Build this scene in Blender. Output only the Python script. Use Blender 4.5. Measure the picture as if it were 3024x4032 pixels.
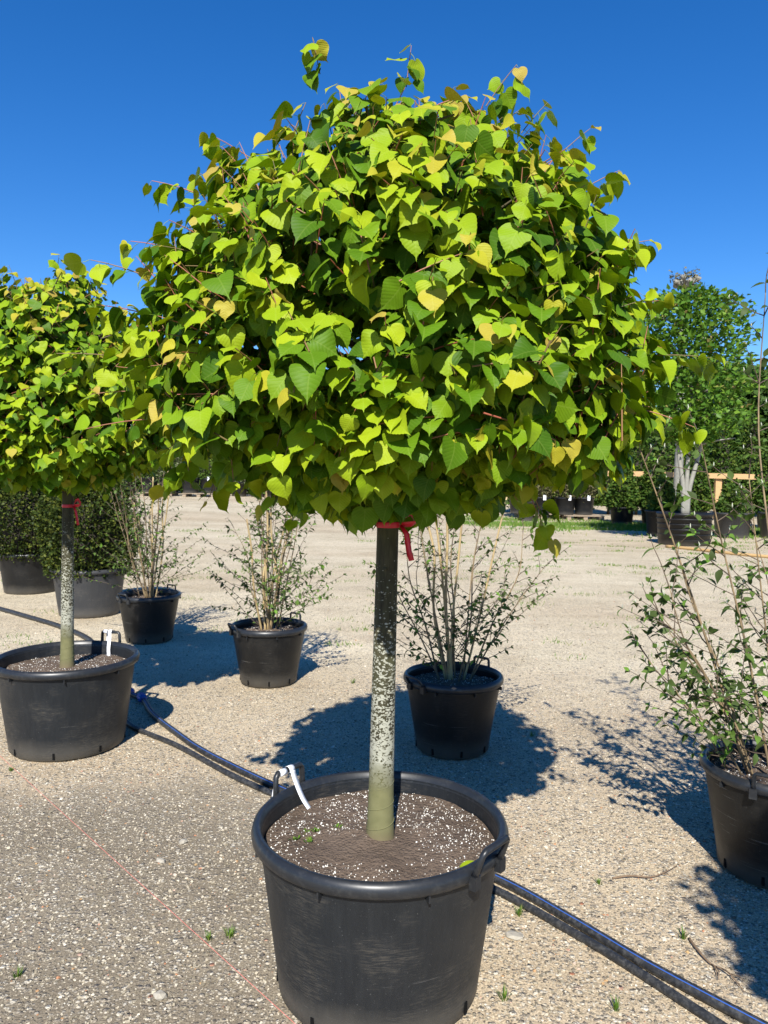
import bpy, math, random
import numpy as np
from mathutils import Vector, Matrix, Quaternion, noise
R_ = math.radians
random.seed(7)
rng = np.random.default_rng(11)

# ------------------------------------------------------------------ camera, sky, sun
for o in list(bpy.data.objects): bpy.data.objects.remove(o)
scn = bpy.context.scene
col = scn.collection
CAM_H, PITCH, ROLL = 1.5, R_(3.1), R_(0.7)
cd = bpy.data.cameras.new('camera'); cam = bpy.data.objects.new('camera', cd); col.objects.link(cam)
cd.sensor_fit = 'VERTICAL'; cd.sensor_height = 36; cd.lens = 3028 / 4032 * 36
cd.clip_start = .05; cd.clip_end = 2000
cd.dof.use_dof = True; cd.dof.focus_distance = 1.9; cd.dof.aperture_fstop = 14.0
cam.matrix_world = Matrix.Translation((0, 0, CAM_H)) @ Matrix.Rotation(R_(90) - PITCH, 4, 'X') @ Matrix.Rotation(ROLL, 4, 'Z')
scn.camera = cam
scn.render.resolution_x, scn.render.resolution_y = 768, 1024

SUN_EL, SUN_AZ = R_(42), R_(5)          # the sun stands behind the camera, a little to the left
to_sun = Vector((-math.sin(SUN_AZ) * math.cos(SUN_EL), -math.cos(SUN_AZ) * math.cos(SUN_EL), math.sin(SUN_EL)))
w = bpy.data.worlds.new('World'); scn.world = w; w.use_nodes = True
nt = w.node_tree; nt.nodes.clear()
sky = nt.nodes.new('ShaderNodeTexSky'); sky.sky_type = 'NISHITA'; sky.sun_disc = False
sky.sun_elevation = SUN_EL; sky.sun_rotation = math.atan2(to_sun.x, to_sun.y)
sky.air_density = 1.0; sky.dust_density = 0; sky.ozone_density = 6.0; sky.altitude = 300
hs = nt.nodes.new('ShaderNodeHueSaturation'); hs.inputs['Saturation'].default_value = 1.27; hs.inputs['Value'].default_value = 1.0; hs.inputs['Hue'].default_value = .508
bg = nt.nodes.new('ShaderNodeBackground'); bg.inputs['Strength'].default_value = .102
out = nt.nodes.new('ShaderNodeOutputWorld')
nt.links.new(sky.outputs[0], hs.inputs['Color']); nt.links.new(hs.outputs[0], bg.inputs[0]); nt.links.new(bg.outputs[0], out.inputs[0])
sd = bpy.data.lights.new('sun', 'SUN'); sd.energy = 5.0; sd.angle = R_(.53); sd.color = (1, .965, .90)
so = bpy.data.objects.new('sun', sd); col.objects.link(so)
so.rotation_euler = to_sun.to_track_quat('Z', 'Y').to_euler()
vs = scn.view_settings; vs.view_transform = 'Standard'; vs.look = 'None'; vs.gamma = 1; vs.exposure = .66

# ------------------------------------------------------------------ helpers
def tag(o, label=None, cat=None, group=None, kind=None):
    if label: o['label'] = label
    if cat: o['category'] = cat
    if group: o['group'] = group
    if kind: o['kind'] = kind
    return o
def link(name, me, parent=None):
    o = bpy.data.objects.new(name, me); col.objects.link(o)
    if parent: o.parent = parent
    return o
def empty(name, loc, label=None, cat=None, group=None, rz=0):
    o = bpy.data.objects.new(name, None); col.objects.link(o); o.location = loc; o.rotation_euler.z = rz
    o.empty_display_size = .1
    return tag(o, label, cat, group)
class MB:
    def __init__(s): s.v = []; s.f = []; s.m = []; s.sm = []
    def add(s, vs, fs, mi=0, smooth=True):
        b = len(s.v); s.v += [tuple(p) for p in vs]; s.f += [tuple(i + b for i in f) for f in fs]
        s.m += [mi] * len(fs); s.sm += [smooth] * len(fs); return s
    def box(s, c, d, rz=0, rot=None, mi=0):
        M = rot if rot is not None else Matrix.Rotation(rz, 3, 'Z')
        c = Vector(c); vs = []
        for x in (-.5, .5):
            for y in (-.5, .5):
                for z in (-.5, .5): vs.append(c + M @ Vector((x * d[0], y * d[1], z * d[2])))
        return s.add(vs, [(0, 1, 3, 2), (4, 6, 7, 5), (0, 4, 5, 1), (2, 3, 7, 6), (0, 2, 6, 4), (1, 5, 7, 3)], mi, False)
    def tube(s, pts, rad, n=8, cap=True, mi=0):
        pts = [Vector(p) for p in pts]
        if not hasattr(rad, '__len__'): rad = [rad] * len(pts)
        t0 = (pts[1] - pts[0]).normalized(); u = t0.orthogonal().normalized(); vs = []; fs = []
        for i, p in enumerate(pts):
            t = (pts[min(i + 1, len(pts) - 1)] - pts[max(i - 1, 0)]).normalized()
            u = (u - t * u.dot(t)).normalized(); w_ = t.cross(u)
            for k in range(n):
                a = 2 * math.pi * k / n; vs.append(p + (u * math.cos(a) + w_ * math.sin(a)) * rad[i])
        for i in range(len(pts) - 1):
            for k in range(n):
                k2 = (k + 1) % n; fs.append((i * n + k, i * n + k2, (i + 1) * n + k2, (i + 1) * n + k))
        if cap: fs += [tuple(reversed(range(n))), tuple(range((len(pts) - 1) * n, len(pts) * n))]
        return s.add(vs, fs, mi)
    def lathe(s, prof, n=72, cap0=False, mi=0, wob=0):
        vs = []; fs = []
        for (r, z) in prof:
            for k in range(n):
                a = 2 * math.pi * k / n; q = r * (1 + wob * math.sin(2 * a + .7) + wob * .5 * math.sin(3 * a))
                vs.append((q * math.cos(a), q * math.sin(a), z))
        for i in range(len(prof) - 1):
            for k in range(n):
                k2 = (k + 1) % n; fs.append((i * n + k, i * n + k2, (i + 1) * n + k2, (i + 1) * n + k))
        if cap0: fs.append(tuple(reversed(range(n))))
        return s.add(vs, fs, mi)
    def build(s, name, mats, parent=None):
        me = bpy.data.meshes.new(name); me.from_pydata(s.v, [], s.f)
        for m in (mats if isinstance(mats, (list, tuple)) else [mats]): me.materials.append(m)
        me.polygons.foreach_set('material_index', s.m); me.polygons.foreach_set('use_smooth', s.sm)
        me.update(); return link(name, me, parent)
def np_mesh(name, V, T, mats, mi=None, smooth=True, uv=None):
    """triangle mesh from numpy arrays"""
    me = bpy.data.meshes.new(name); nv, ntr = len(V), len(T)
    me.vertices.add(nv); me.vertices.foreach_set('co', np.asarray(V, np.float32).ravel())
    me.loops.add(ntr * 3); me.loops.foreach_set('vertex_index', np.asarray(T, np.int32).ravel())
    me.polygons.add(ntr); me.polygons.foreach_set('loop_start', np.arange(0, ntr * 3, 3, dtype=np.int32))
    me.polygons.foreach_set('loop_total', np.full(ntr, 3, np.int32))
    for m in (mats if isinstance(mats, (list, tuple)) else [mats]): me.materials.append(m)
    if mi is not None: me.polygons.foreach_set('material_index', np.asarray(mi, np.int32))
    me.polygons.foreach_set('use_smooth', np.full(ntr, smooth, bool))
    if uv is not None:
        l = me.uv_layers.new(name='UVMap'); l.data.foreach_set('uv', np.asarray(uv, np.float32)[np.asarray(T).ravel()].ravel())
    me.update(calc_edges=True); me.validate(); return me
def scatter(tv, tt, A, O):
    """copies of template (tv verts n,3; tt tris) with matrices A (k,3,3) and offsets O (k,3)"""
    V = np.einsum('kij,nj->kni', A, tv) + O[:, None, :]
    T = tt[None] + (np.arange(len(A)) * len(tv))[:, None, None]
    return V.reshape(-1, 3), T.reshape(-1, 3)
def norm(a): return a / np.maximum(np.linalg.norm(a, axis=-1, keepdims=True), 1e-9)
def rand_rot(k):
    q = norm(rng.normal(size=(k, 4))); a, b, c, d = q.T
    return np.stack([np.stack([1-2*(c*c+d*d), 2*(b*c-a*d), 2*(b*d+a*c)], -1), np.stack([2*(b*c+a*d), 1-2*(b*b+d*d), 2*(c*d-a*b)], -1), np.stack([2*(b*d-a*c), 2*(c*d+a*b), 1-2*(b*b+c*c)], -1)], -2)
def smooth(a, b, x):
    t = np.clip((x - a) / (b - a), 0, 1); return t * t * (3 - 2 * t)
def ground_z(x, y):
    return float(smooth(8, 28, y) * .42 * smooth(3, -6, x))
def curve(pts, n=8):
    pts = [Vector(p) for p in pts]; out = []
    P = [pts[0] * 2 - pts[1]] + pts + [pts[-1] * 2 - pts[-2]]
    for i in range(1, len(P) - 2):
        for k in range(n):
            t = k / n; a, b, c, d = P[i-1], P[i], P[i+1], P[i+2]
            out.append(.5 * ((2*b) + (c - a) * t + (2*a - 5*b + 4*c - d) * t*t + (3*b - a - 3*c + d) * t**3))
    return out + [pts[-1]]

# ------------------------------------------------------------------ materials
class Mat:
    def __init__(s, name, rough=.6, spec=.5):
        s.m = bpy.data.materials.new(name); s.m.use_nodes = True; s.t = s.m.node_tree
        s.b = s.t.nodes['Principled BSDF']; s.b.inputs['Roughness'].default_value = rough; s.b.inputs['Specular IOR Level'].default_value = spec
        s.o = s.t.nodes['Material Output']
    def n(s, typ, **k):
        nd = s.t.nodes.new('ShaderNode' + typ)
        for a, b in k.items():
            if a[0] == '_': setattr(nd, a[1:], b)
            else:
                key = a.replace('_', ' ')
                nd.inputs[int(key[1:]) if key[0] == 'i' and key[1:].isdigit() else key].default_value = b
        return nd
    def l(s, a, b): s.t.links.new(a, b); return s
    def co(s, kind='Object'):
        if not hasattr(s, 'tc'): s.tc = s.n('TexCoord')
        return s.tc.outputs[kind]
    def math(s, op, a, b=None, c=None):
        nd = s.n('Math', _operation=op)
        for i, v in enumerate((a, b, c)):
            if v is None: continue
            if isinstance(v, (int, float)): nd.inputs[i].default_value = v
            else: s.l(v, nd.inputs[i])
        return nd.outputs[0]
    def noise(s, scale, detail=3, rough=.55, vec=None, dist=0):
        nd = s.n('TexNoise', Scale=scale, Detail=detail, Roughness=rough, Distortion=dist); s.l(vec if vec is not None else s.co(), nd.inputs['Vector']); return nd.outputs['Fac']
    def vor(s, scale, vec=None, out='Distance', feat='F1', rnd=1):
        nd = s.n('TexVoronoi', Scale=scale, Randomness=rnd, _feature=feat); s.l(vec if vec is not None else s.co(), nd.inputs['Vector']); return nd.outputs[out]
    def ramp(s, fac, stops, interp='LINEAR'):
        nd = s.n('ValToRGB'); e = nd.color_ramp.elements; nd.color_ramp.interpolation = interp
        while len(e) < len(stops): e.new(.5)
        for k, (p, c) in enumerate(stops): e[k].position = p; e[k].color = (*c, 1) if len(c) == 3 else c
        s.l(fac, nd.inputs[0]); return nd.outputs[0]
    def step(s, fac, a, b): return s.ramp(fac, [(a, (0, 0, 0)), (b, (1, 1, 1))])
    def mix(s, fac, a, b, mode='MIX'):
        nd = s.n('MixRGB', _blend_type=mode)
        for i, v in enumerate((fac, a, b)):
            if isinstance(v, (int, float)): nd.inputs[i].default_value = v
            elif isinstance(v, tuple): nd.inputs[i].default_value = (*v, 1)
            else: s.l(v, nd.inputs[i])
        return nd.outputs[0]
    def scale(s, sx, sy, sz, kind='Object'):
        nd = s.n('Mapping'); nd.inputs['Scale'].default_value = (sx, sy, sz); s.l(s.co(kind), nd.inputs['Vector']); return nd.outputs[0]
    def color(s, c):
        if isinstance(c, tuple): s.b.inputs['Base Color'].default_value = (*c, 1)
        else: s.l(c, s.b.inputs['Base Color'])
        return s
    def rough(s, c): s.l(c, s.b.inputs['Roughness']); return s
    def bump(s, h, strength=.5, dist=.01):
        nd = s.n('Bump', Strength=strength, Distance=dist); s.l(h, nd.inputs['Height']); s.l(nd.outputs[0], s.b.inputs['Normal']); s.bn = nd; return s
    def sep(s, kind='Object'):
        nd = s.n('SeparateXYZ'); s.l(s.co(kind), nd.inputs[0]); return nd.outputs
    def rnd(s):
        g = s.n('NewGeometry'); o = s.n('ObjectInfo')
        return s.math('FRACT', s.math('ADD', g.outputs['Random Per Island'], o.outputs['Random']))

def leaf_mat(name, stops, trans=.17, tcol=(.85, .95, .25), rough=.5, veins=True, spec=.14):
    m = Mat(name, rough, spec); r = m.rnd(); c = m.ramp(r, stops)
    if veins:
        uv = m.n('UVMap'); sp = m.n('SeparateXYZ'); m.l(uv.outputs[0], sp.inputs[0])
        ax = m.math('ABSOLUTE', m.math('SUBTRACT', sp.outputs[0], .5))
        ph = m.math('MULTIPLY', m.math('SUBTRACT', sp.outputs[1], m.math('MULTIPLY', ax, .75)), 7.5)
        tri = m.math('PINGPONG', ph, .5)                         # 0 at each side vein
        side = m.math('SUBTRACT', 1, m.math('SMOOTH_MIN', m.math('MULTIPLY', tri, 9), 1, .1))
        mid = m.math('SUBTRACT', 1, m.math('MINIMUM', m.math('MULTIPLY', ax, 28), 1))
        v = m.math('MAXIMUM', m.math('MULTIPLY', side, .6), mid)
        c = m.mix(m.math('MULTIPLY', v, .2), c, m.mix(.5, c, (.55, .62, .15)))
        m.bump(m.math('ADD', m.math('MULTIPLY', tri, .6), m.math('MULTIPLY', m.noise(60, 2), .2)), .3, .003)
    c = m.mix(.22, c, m.mix(m.noise(14, 2), (.6, .6, .6), (1.35, 1.35, 1.35)), 'MULTIPLY')
    m.color(c)
    tr = m.n('BsdfTranslucent'); m.l(m.mix(1, c, tcol, 'MULTIPLY'), tr.inputs[0])
    if hasattr(m, 'bn'): m.l(m.bn.outputs[0], tr.inputs['Normal'])
    mx = m.n('MixShader'); mx.inputs[0].default_value = trans
    m.l(m.b.outputs[0], mx.inputs[1]); m.l(tr.outputs[0], mx.inputs[2]); m.l(mx.outputs[0], m.o.inputs[0])
    return m.m
M = {}
M['leaf'] = leaf_mat('linden_leaf_green', [(0, (.045, .11, .005)), (.5, (.09, .185, .006)), (1, (.165, .27, .008))])
M['leaf_light'] = leaf_mat('linden_leaf_light', [(0, (.19, .305, .008)), (1, (.31, .385, .011))])
M['leaf_young'] = leaf_mat('linden_leaf_young', [(0, (.31, .345, .012)), (.6, (.38, .345, .026)), (1, (.38, .28, .055))])
M['shrub_leaf'] = leaf_mat('shrub_leaf', [(0, (.055, .08, .026)), (.5, (.09, .14, .034)), (.85, (.12, .20, .04)), (1, (.16, .32, .04))], .3, veins=False, rough=.5)
M['shrub_bud'] = Mat('shrub_bud', .7).color((.42, .44, .34)).m
M['yew'] = leaf_mat('yew_needles', [(0, (.018, .030, .007)), (.6, (.042, .065, .011)), (1, (.12, .135, .022))], .12, veins=False, rough=.5)
M['thuja'] = leaf_mat('thuja_scales', [(0, (.035, .075, .012)), (.6, (.07, .13, .02)), (1, (.14, .18, .03))], .15, veins=False, rough=.55)
M['hornbeam'] = leaf_mat('hornbeam_leaf', [(0, (.06, .14, .02)), (.6, (.11, .22, .025)), (.95, (.18, .30, .04)), (1, (.35, .25, .10))], .3, veins=False, rough=.4)
M['farleaf'] = leaf_mat('far_tree_leaf', [(0, (.05, .10, .025)), (1, (.10, .17, .04))], .25, veins=False)
M['greyleaf'] = leaf_mat('grey_green_leaf', [(0, (.10, .12, .06)), (1, (.19, .21, .11))], .25, veins=False)
M['brownleaf'] = leaf_mat('brownish_conifer', [(0, (.09, .085, .04)), (1, (.17, .15, .07))], .15, veins=False)
M['grass'] = leaf_mat('grass_blade', [(0, (.07, .15, .02)), (.7, (.13, .24, .03)), (1, (.28, .27, .09))], .3, veins=False)

def ground_material():
    m = Mat('gravel_ground', .92, .25); x, y, z = m.sep()
    big = m.noise(.9, 4); mid = m.noise(5, 4, .6); fine = m.noise(60, 4, .65)
    # stones of three sizes set into packed fines
    def stones(sc, lo, hi):
        cell = m.vor(sc, out='Color'); dist = m.vor(sc); sp = m.n('SeparateXYZ'); m.l(cell, sp.inputs[0])
        on = m.step(m.math('SUBTRACT', m.math('MULTIPLY', sp.outputs[0], 1.0), m.math('MULTIPLY', dist, 1.1)), lo, hi)
        return sp.outputs, dist, on
    s1, d1, on1 = stones(95, .10, .2); s2, d2, on2 = stones(48, .38, .46)
    stone_c1 = m.ramp(s1[1], [(0, (.17, .155, .135)), (.3, (.31, .28, .24)), (.7, (.46, .43, .37)), (1, (.66, .64, .58))])
    stone_c2 = m.ramp(s2[1], [(0, (.22, .2, .18)), (.4, (.40, .36, .30)), (.93, (.62, .60, .54)), (.97, (.62, .60, .54)), (1, (.36, .15, .09))])
    # dark, old asphalt-like gravel to the left in front
    dx = m.math('MULTIPLY', m.math('SUBTRACT', x, -1.15), .85); dy = m.math('SUBTRACT', y, 2.45)
    dd = m.math('SQRT', m.math('ADD', m.math('MULTIPLY', dx, dx), m.math('MULTIPLY', m.math('MULTIPLY', dy, dy), .8)))
    dark = m.step(m.math('SUBTRACT', m.math('ADD', 1.25, m.math('MULTIPLY', mid, .5)), m.math('ADD', dd, m.math('MULTIPLY', big, .5))), .05, .45)
    fines = m.mix(m.step(big, .3, .7), (.53, .46, .35), (.43, .355, .26))
    fines = m.mix(m.math('MULTIPLY', m.step(mid, .5, .75), .35), fines, (.25, .20, .15))
    fines = m.mix(dark, fines, m.mix(mid, (.19, .165, .13), (.27, .24, .19)))
    near = m.mix(on1, fines, m.mix(m.math('MULTIPLY', dark, .25), stone_c1, (.15, .14, .12)))
    near = m.mix(on2, near, stone_c2)
    # farther off: a pale driven track, dirt with weeds beside it
    n1 = m.n('TexNoise', Scale=.35, Detail=5, Roughness=.6); mp = m.scale(.35, 1, 1); m.l(mp, n1.inputs['Vector'])
    band = m.step(n1.outputs[0], .42, .62)
    far = m.mix(band, (.63, .575, .45), (.55, .475, .355))
    far = m.mix(m.math('MULTIPLY', m.step(m.noise(2.3, 6, .65), .52, .7), .5), far, (.38, .31, .225))
    far = m.mix(m.math('MULTIPLY', on2, .65), far, stone_c2)
    far = m.mix(m.math('MULTIPLY', on1, .5), far, stone_c1)
    # dirt strip before the pallets and the fence on the right
    edge = m.math('SUBTRACT', m.math('ADD', y, m.math('MULTIPLY', x, .75)), 17.2)
    dirt = m.math('MULTIPLY', m.step(m.math('ADD', edge, m.math('MULTIPLY', m.noise(.7, 6, .7), 5)), 1.5, 4.0), m.step(x, 0, 1))
    far = m.mix(dirt, far, m.mix(m.noise(3.5, 5), (.30, .235, .165), (.50, .42, .315)))
    dist = m.step(y, .12, .2)
    ymap = m.n('MapRange', i1=4.2, i2=7.0); m.l(m.math('ADD', y, m.math('MULTIPLY', big, 1.2)), ymap.inputs[0])
    c = m.mix(ymap.outputs[0], near, far)
    gap = m.math('MULTIPLY', m.step(m.noise(150, 3, .6), .42, .58), 1)
    c = m.mix(.55, c, m.mix(gap, (.45, .42, .38), (1.3, 1.28, 1.24)), 'MULTIPLY')
    patch = m.noise(1, 5, .62, m.scale(.55, 1.3, 1))
    c = m.mix(.5, c, m.mix(m.step(patch, .35, .68), (1.12, 1.12, 1.12), (.70, .66, .60)), 'MULTIPLY')
    c = m.mix(1, c, (1.04, .99, .90), 'MULTIPLY')
    m.color(c)
    h = m.math('ADD', m.math('ADD', m.math('MULTIPLY', m.math('MULTIPLY', on1, m.math('SUBTRACT', 1, d1)), .35), m.math('MULTIPLY', m.math('MULTIPLY', on2, m.math('SUBTRACT', 1, d2)), .8)), m.math('ADD', m.math('MULTIPLY', fine, .35), m.math('MULTIPLY', mid, .5)))
    m.bump(h, 1.0, .016)
    return m.m
M['ground'] = ground_material()
def pebble_material():
    m = Mat('pebble', .85, .3)
    c = m.ramp(m.rnd(), [(0, (.12, .105, .08)), (.3, (.26, .225, .16)), (.6, (.43, .375, .28)), (.9, (.56, .50, .39)), (.965, (.70, .645, .54)), (.975, (.40, .17, .10)), (1, (.45, .3, .14))])
    m.color(m.mix(.3, c, m.mix(m.noise(120, 3), (.6, .58, .52), (1.36, 1.28, 1.12)), 'MULTIPLY')); return m.m
M['pebble'] = pebble_material()
M['stone'] = Mat('pale_stone', .85, .3).m
_m = Mat('pale_limestone', .85, .3); M['stone'] = _m.color(_m.mix(_m.noise(70, 4), (.25, .22, .17), (.48, .44, .36))).bump(_m.noise(90, 3), .4, .003).m

def pot_material(name, base, dust, dirt_amt):
    m = Mat(name, .42, .38); x, y, z = m.sep()
    streak = m.noise(1, 6, .7, m.scale(30, 30, 260)); vert = m.noise(1, 5, .65, m.scale(55, 55, 5)); blot = m.noise(6, 5, .6); speck = m.noise(170, 2, .5)
    c = m.mix(m.math('MULTIPLY', m.step(vert, .42, .8), .4), base, dust)
    c = m.mix(m.math('MULTIPLY', m.math('MULTIPLY', m.step(blot, .48, .75), m.step(streak, .45, .75)), dirt_amt), c, (.20, .17, .125))
    c = m.mix(m.math('MULTIPLY', m.step(speck, .68, .80), .25), c, (.25, .25, .24))
    # a few scraped arcs running round the wall
    arc = m.noise(1, 2, .5, m.scale(2.2, 2.2, 210)); c = m.mix(m.math('MULTIPLY', m.math('MULTIPLY', m.step(arc, .70, .74), m.step(m.noise(9, 3), .5, .62)), .5), c, (.26, .25, .23))
    low = m.n('MapRange', i1=.12, i2=0.0); m.l(m.math('ADD', z, m.math('MULTIPLY', m.math('SUBTRACT', blot, .5), .12)), low.inputs[0])
    c = m.mix(m.math('MULTIPLY', low.outputs[0], .5), c, (.15, .135, .11))
    m.color(c); m.rough(m.ramp(blot, [(.3, (.36,) * 3), (.7, (.58,) * 3)]))
    m.bump(m.math('ADD', m.noise(240, 2), m.math('MULTIPLY', blot, .6)), .12, .004); return m.m
M['pot'] = pot_material('black_plastic_pot', (.0105, .0128, .0155), (.028, .031, .034), .6)
M['pot_b'] = pot_material('black_plastic_pot_plain', (.006, .006, .006), (.014, .0135, .0125), .25)
M['pot_grey'] = pot_material('grey_plastic_pot', (.036, .037, .039), (.062, .062, .062), .5)
M['rim'] = Mat('black_plastic_rim', .36).m
_m = Mat('black_plastic_rim_worn', .38); _b = _m.noise(9, 5); M['rim'] = _m.color(_m.mix(_m.math('MULTIPLY', _m.step(_m.noise(38, 5, .7), .5, .8), .5), (.015, .0165, .019), (.065, .065, .062))).bump(_b, .1, .003).m
M['black'] = Mat('black_hole', .9, .1).color((.006, .006, .006)).m
_m = Mat('potting_soil', .95, .15); _n = _m.noise(38, 6, .7)
_c = _m.mix(_m.step(_m.noise(5, 4), .4, .65), (.078, .054, .039), (.145, .105, .078))
_c = _m.mix(_m.math('MULTIPLY', _n, .6), _c, (.19, .145, .108)); _v = _m.vor(110)
M['soil'] = _m.color(_m.mix(_m.step(_v, .0, .35), _m.mix(.6, _c, (.02, .013, .009)), _c)).bump(_m.math('ADD', _n, _m.math('MULTIPLY', _v, .4)), 1, .012).m
_m = Mat('perlite', .8, .3); M['perlite'] = _m.color(_m.ramp(_m.rnd(), [(0, (.38, .31, .23)), (.3, (.62, .58, .50)), (1, (.84, .82, .77))])).m
def bark(name, z0, lichen):
    m = Mat(name, .8, .3); x, y, z = m.sep()
    grain = m.noise(1, 5, .65, m.scale(70, 70, 9)); c = m.mix(m.step(grain, .35, .7), (.022, .019, .010), (.075, .066, .034))
    c = m.mix(m.math('MULTIPLY', m.step(m.noise(9, 3), .4, .7), .5), c, (.075, .08, .032))
    zz = m.math('SUBTRACT', z, z0)
    # lichen: thick a hand above the wrap, thinning out upward
    wob = m.math('MULTIPLY', m.math('SUBTRACT', m.noise(11, 4), .5), .20)
    dens = m.n('MapRange', i1=.22, i2=.85, i3=.72, i4=.12); m.l(m.math('ADD', zz, wob), dens.inputs[0])
    on = m.math('MINIMUM', 1, m.math('MULTIPLY', m.math('MAXIMUM', m.math('SUBTRACT', zz, m.math('ADD', .165, m.math('MULTIPLY', wob, .7))), 0), 9))
    vec = m.scale(1, 1, 1.5); nd = m.n('TexNoise', Scale=40, Detail=3); m.l(vec, nd.inputs['Vector'])
    vv = m.n('MixRGB', _blend_type='ADD'); vv.inputs[0].default_value = .02; m.l(vec, vv.inputs[1]); m.l(nd.outputs['Color'], vv.inputs[2])
    cell = m.n('TexVoronoi', Scale=140); m.l(vv.outputs[0], cell.inputs['Vector']); sp = m.n('SeparateXYZ'); m.l(cell.outputs['Color'], sp.inputs[0])
    k = m.math('SUBTRACT', dens.outputs[0], m.math('ADD', m.math('MULTIPLY', sp.outputs[0], .55), m.math('MULTIPLY', cell.outputs['Distance'], .42)))
    li = m.math('MULTIPLY', m.math('MULTIPLY', m.step(k, -.10, .05), on), lichen)
    c = m.mix(li, c, m.mix(m.noise(45, 3), (.30, .30, .22), (.52, .51, .42)))
    # smooth olive lower end
    base = m.math('SUBTRACT', 1, on); c2 = m.mix(m.noise(30, 4), (.115, .112, .045), (.20, .19, .088)); c2 = m.mix(m.step(m.math('SUBTRACT', .07, zz), -.02, .06), c2, (.15, .115, .07))
    c = m.mix(base, c, c2); m.color(c)
    m.bump(m.math('ADD', m.math('MULTIPLY', grain, m.math('SUBTRACT', 1, m.math('MULTIPLY', base, .8))), m.math('MULTIPLY', li, .7)), .6, .004); return m.m
M['bark'] = bark('linden_bark', .40, .82)
_m = Mat('linden_branch', .7); M['branch'] = _m.color(_m.mix(_m.noise(25, 4), (.05, .042, .022), (.14, .115, .06))).m
_m = Mat('linden_twig', .5); M['twig'] = _m.color(_m.ramp(_m.rnd(), [(0, (.12, .10, .03)), (.5, (.26, .12, .05)), (1, (.36, .10, .06))])).m
_m = Mat('shrub_stem', .7); M['stem'] = _m.color(_m.mix(_m.step(_m.noise(1, 5, .6, _m.scale(30, 30, 7)), .35, .65), (.30, .215, .11), (.09, .062, .035))).m
_m = Mat('shrub_cane', .6); M['cane'] = _m.color(_m.mix(_m.step(_m.noise(1, 5, .6, _m.scale(30, 30, 7)), .5, .75), (.42, .31, .15), (.16, .105, .05))).m
_m = Mat('shrub_twig', .7); M['shrub_twig'] = _m.color((.10, .07, .045)).m
_m = Mat('grey_bark', .85); M['grey_bark'] = _m.color(_m.mix(_m.noise(14, 5), (.16, .15, .12), (.33, .32, .27))).m
_m = Mat('dark_trunk', .9); M['dark_trunk'] = _m.color((.035, .028, .02)).m
_m = Mat('timber', .7); M['timber'] = _m.color(_m.mix(_m.noise(1, 5, .6, _m.scale(3, 30, 30)), (.42, .24, .10), (.58, .38, .18))).m
_m = Mat('pallet_wood', .85); M['pallet'] = _m.color(_m.mix(_m.noise(1, 5, .6, _m.scale(4, 40, 40)), (.20, .15, .10), (.38, .30, .21))).m
_m = Mat('pipe_plastic', .5); M['pipe'] = _m.color(_m.mix(_m.math('MULTIPLY', _m.step(_m.noise(60, 5, .7), .45, .75), .6), (.018, .019, .021), (.13, .125, .115))).m
M['stripe'] = Mat('blue_stripe', .4).color((.035, .10, .36)).m
M['blue'] = Mat('blue_fitting', .35).color((.008, .075, .36)).m
M['tagwhite'] = Mat('white_tag', .45).color((.82, .83, .85)).m
M['red'] = Mat('red_ribbon', .35).color((.55, .012, .03)).m
M['string'] = Mat('red_string', .6).color((.62, .20, .15)).m
_m = Mat('root_wood', .9); M['root'] = _m.color(_m.mix(_m.noise(60, 3), (.10, .06, .035), (.26, .18, .11))).m
M['hose_tan'] = Mat('tan_hose', .6).color((.45, .29, .12)).m

# ------------------------------------------------------------------ ground
def make_ground():
    xs = np.unique(np.concatenate([np.linspace(-900, -40, 10), np.linspace(-40, 40, 41), np.linspace(40, 900, 10)]))
    ys = np.unique(np.concatenate([np.linspace(-300, 0, 6), np.linspace(0, 50, 41), np.linspace(50, 1200, 12)]))
    X, Y = np.meshgrid(xs, ys); Z = smooth(8, 28, Y) * .42 * smooth(3, -6, X)
    V = np.stack([X, Y, Z], -1).reshape(-1, 3); nx = len(xs); T = []
    for j in range(len(ys) - 1):
        for i in range(nx - 1):
            a = j * nx + i; T += [(a, a + 1, a + nx + 1), (a, a + nx + 1, a + nx)]
    tag(link('ground', np_mesh('ground', V, np.array(T), M['ground'])), kind='structure')
make_ground()
ICO_V = []; t = (1 + 5 ** .5) / 2
for a, b in ((-1, t), (1, t), (-1, -t), (1, -t)): ICO_V += [(a, b, 0)]
for a, b in ((-1, t), (1, t), (-1, -t), (1, -t)): ICO_V += [(0, a, b)]
for a, b in ((t, -1), (t, 1), (-t, -1), (-t, 1)): ICO_V += [(a, 0, b)]
ICO_V = norm(np.array(ICO_V, float))
ICO_T = np.array([(0,11,5),(0,5,1),(0,1,7),(0,7,10),(0,10,11),(1,5,9),(5,11,4),(11,10,2),(10,7,6),(7,1,8),(3,9,4),(3,4,2),(3,2,6),(3,6,8),(3,8,9),(4,9,5),(2,4,11),(6,2,10),(8,6,7),(9,8,1)])
def pebbles(k, xr, yr, r0, r1):
    x = rng.uniform(*xr, k); y = rng.uniform(*yr, k)
    s = r0 + (r1 - r0) * rng.random(k) ** 2.6
    A = rand_rot(k) * (s[:, None, None] * rng.uniform(.6, 1.25, (k, 1, 3)))
    A[:, 2, :] *= .62
    return A, np.stack([x, y, s * rng.uniform(-.15, .35, k)], -1)
CUBE_V = np.array([(-1,-1,-1),(1,-1,-1),(1,1,-1),(-1,1,-1),(-1,-1,1),(1,-1,1),(1,1,1),(-1,1,1)], float)
CUBE_T = np.array([(0,2,1),(0,3,2),(4,5,6),(4,6,7),(0,1,5),(0,5,4),(1,2,6),(1,6,5),(2,3,7),(2,7,6),(3,0,4),(3,4,7)])
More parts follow.
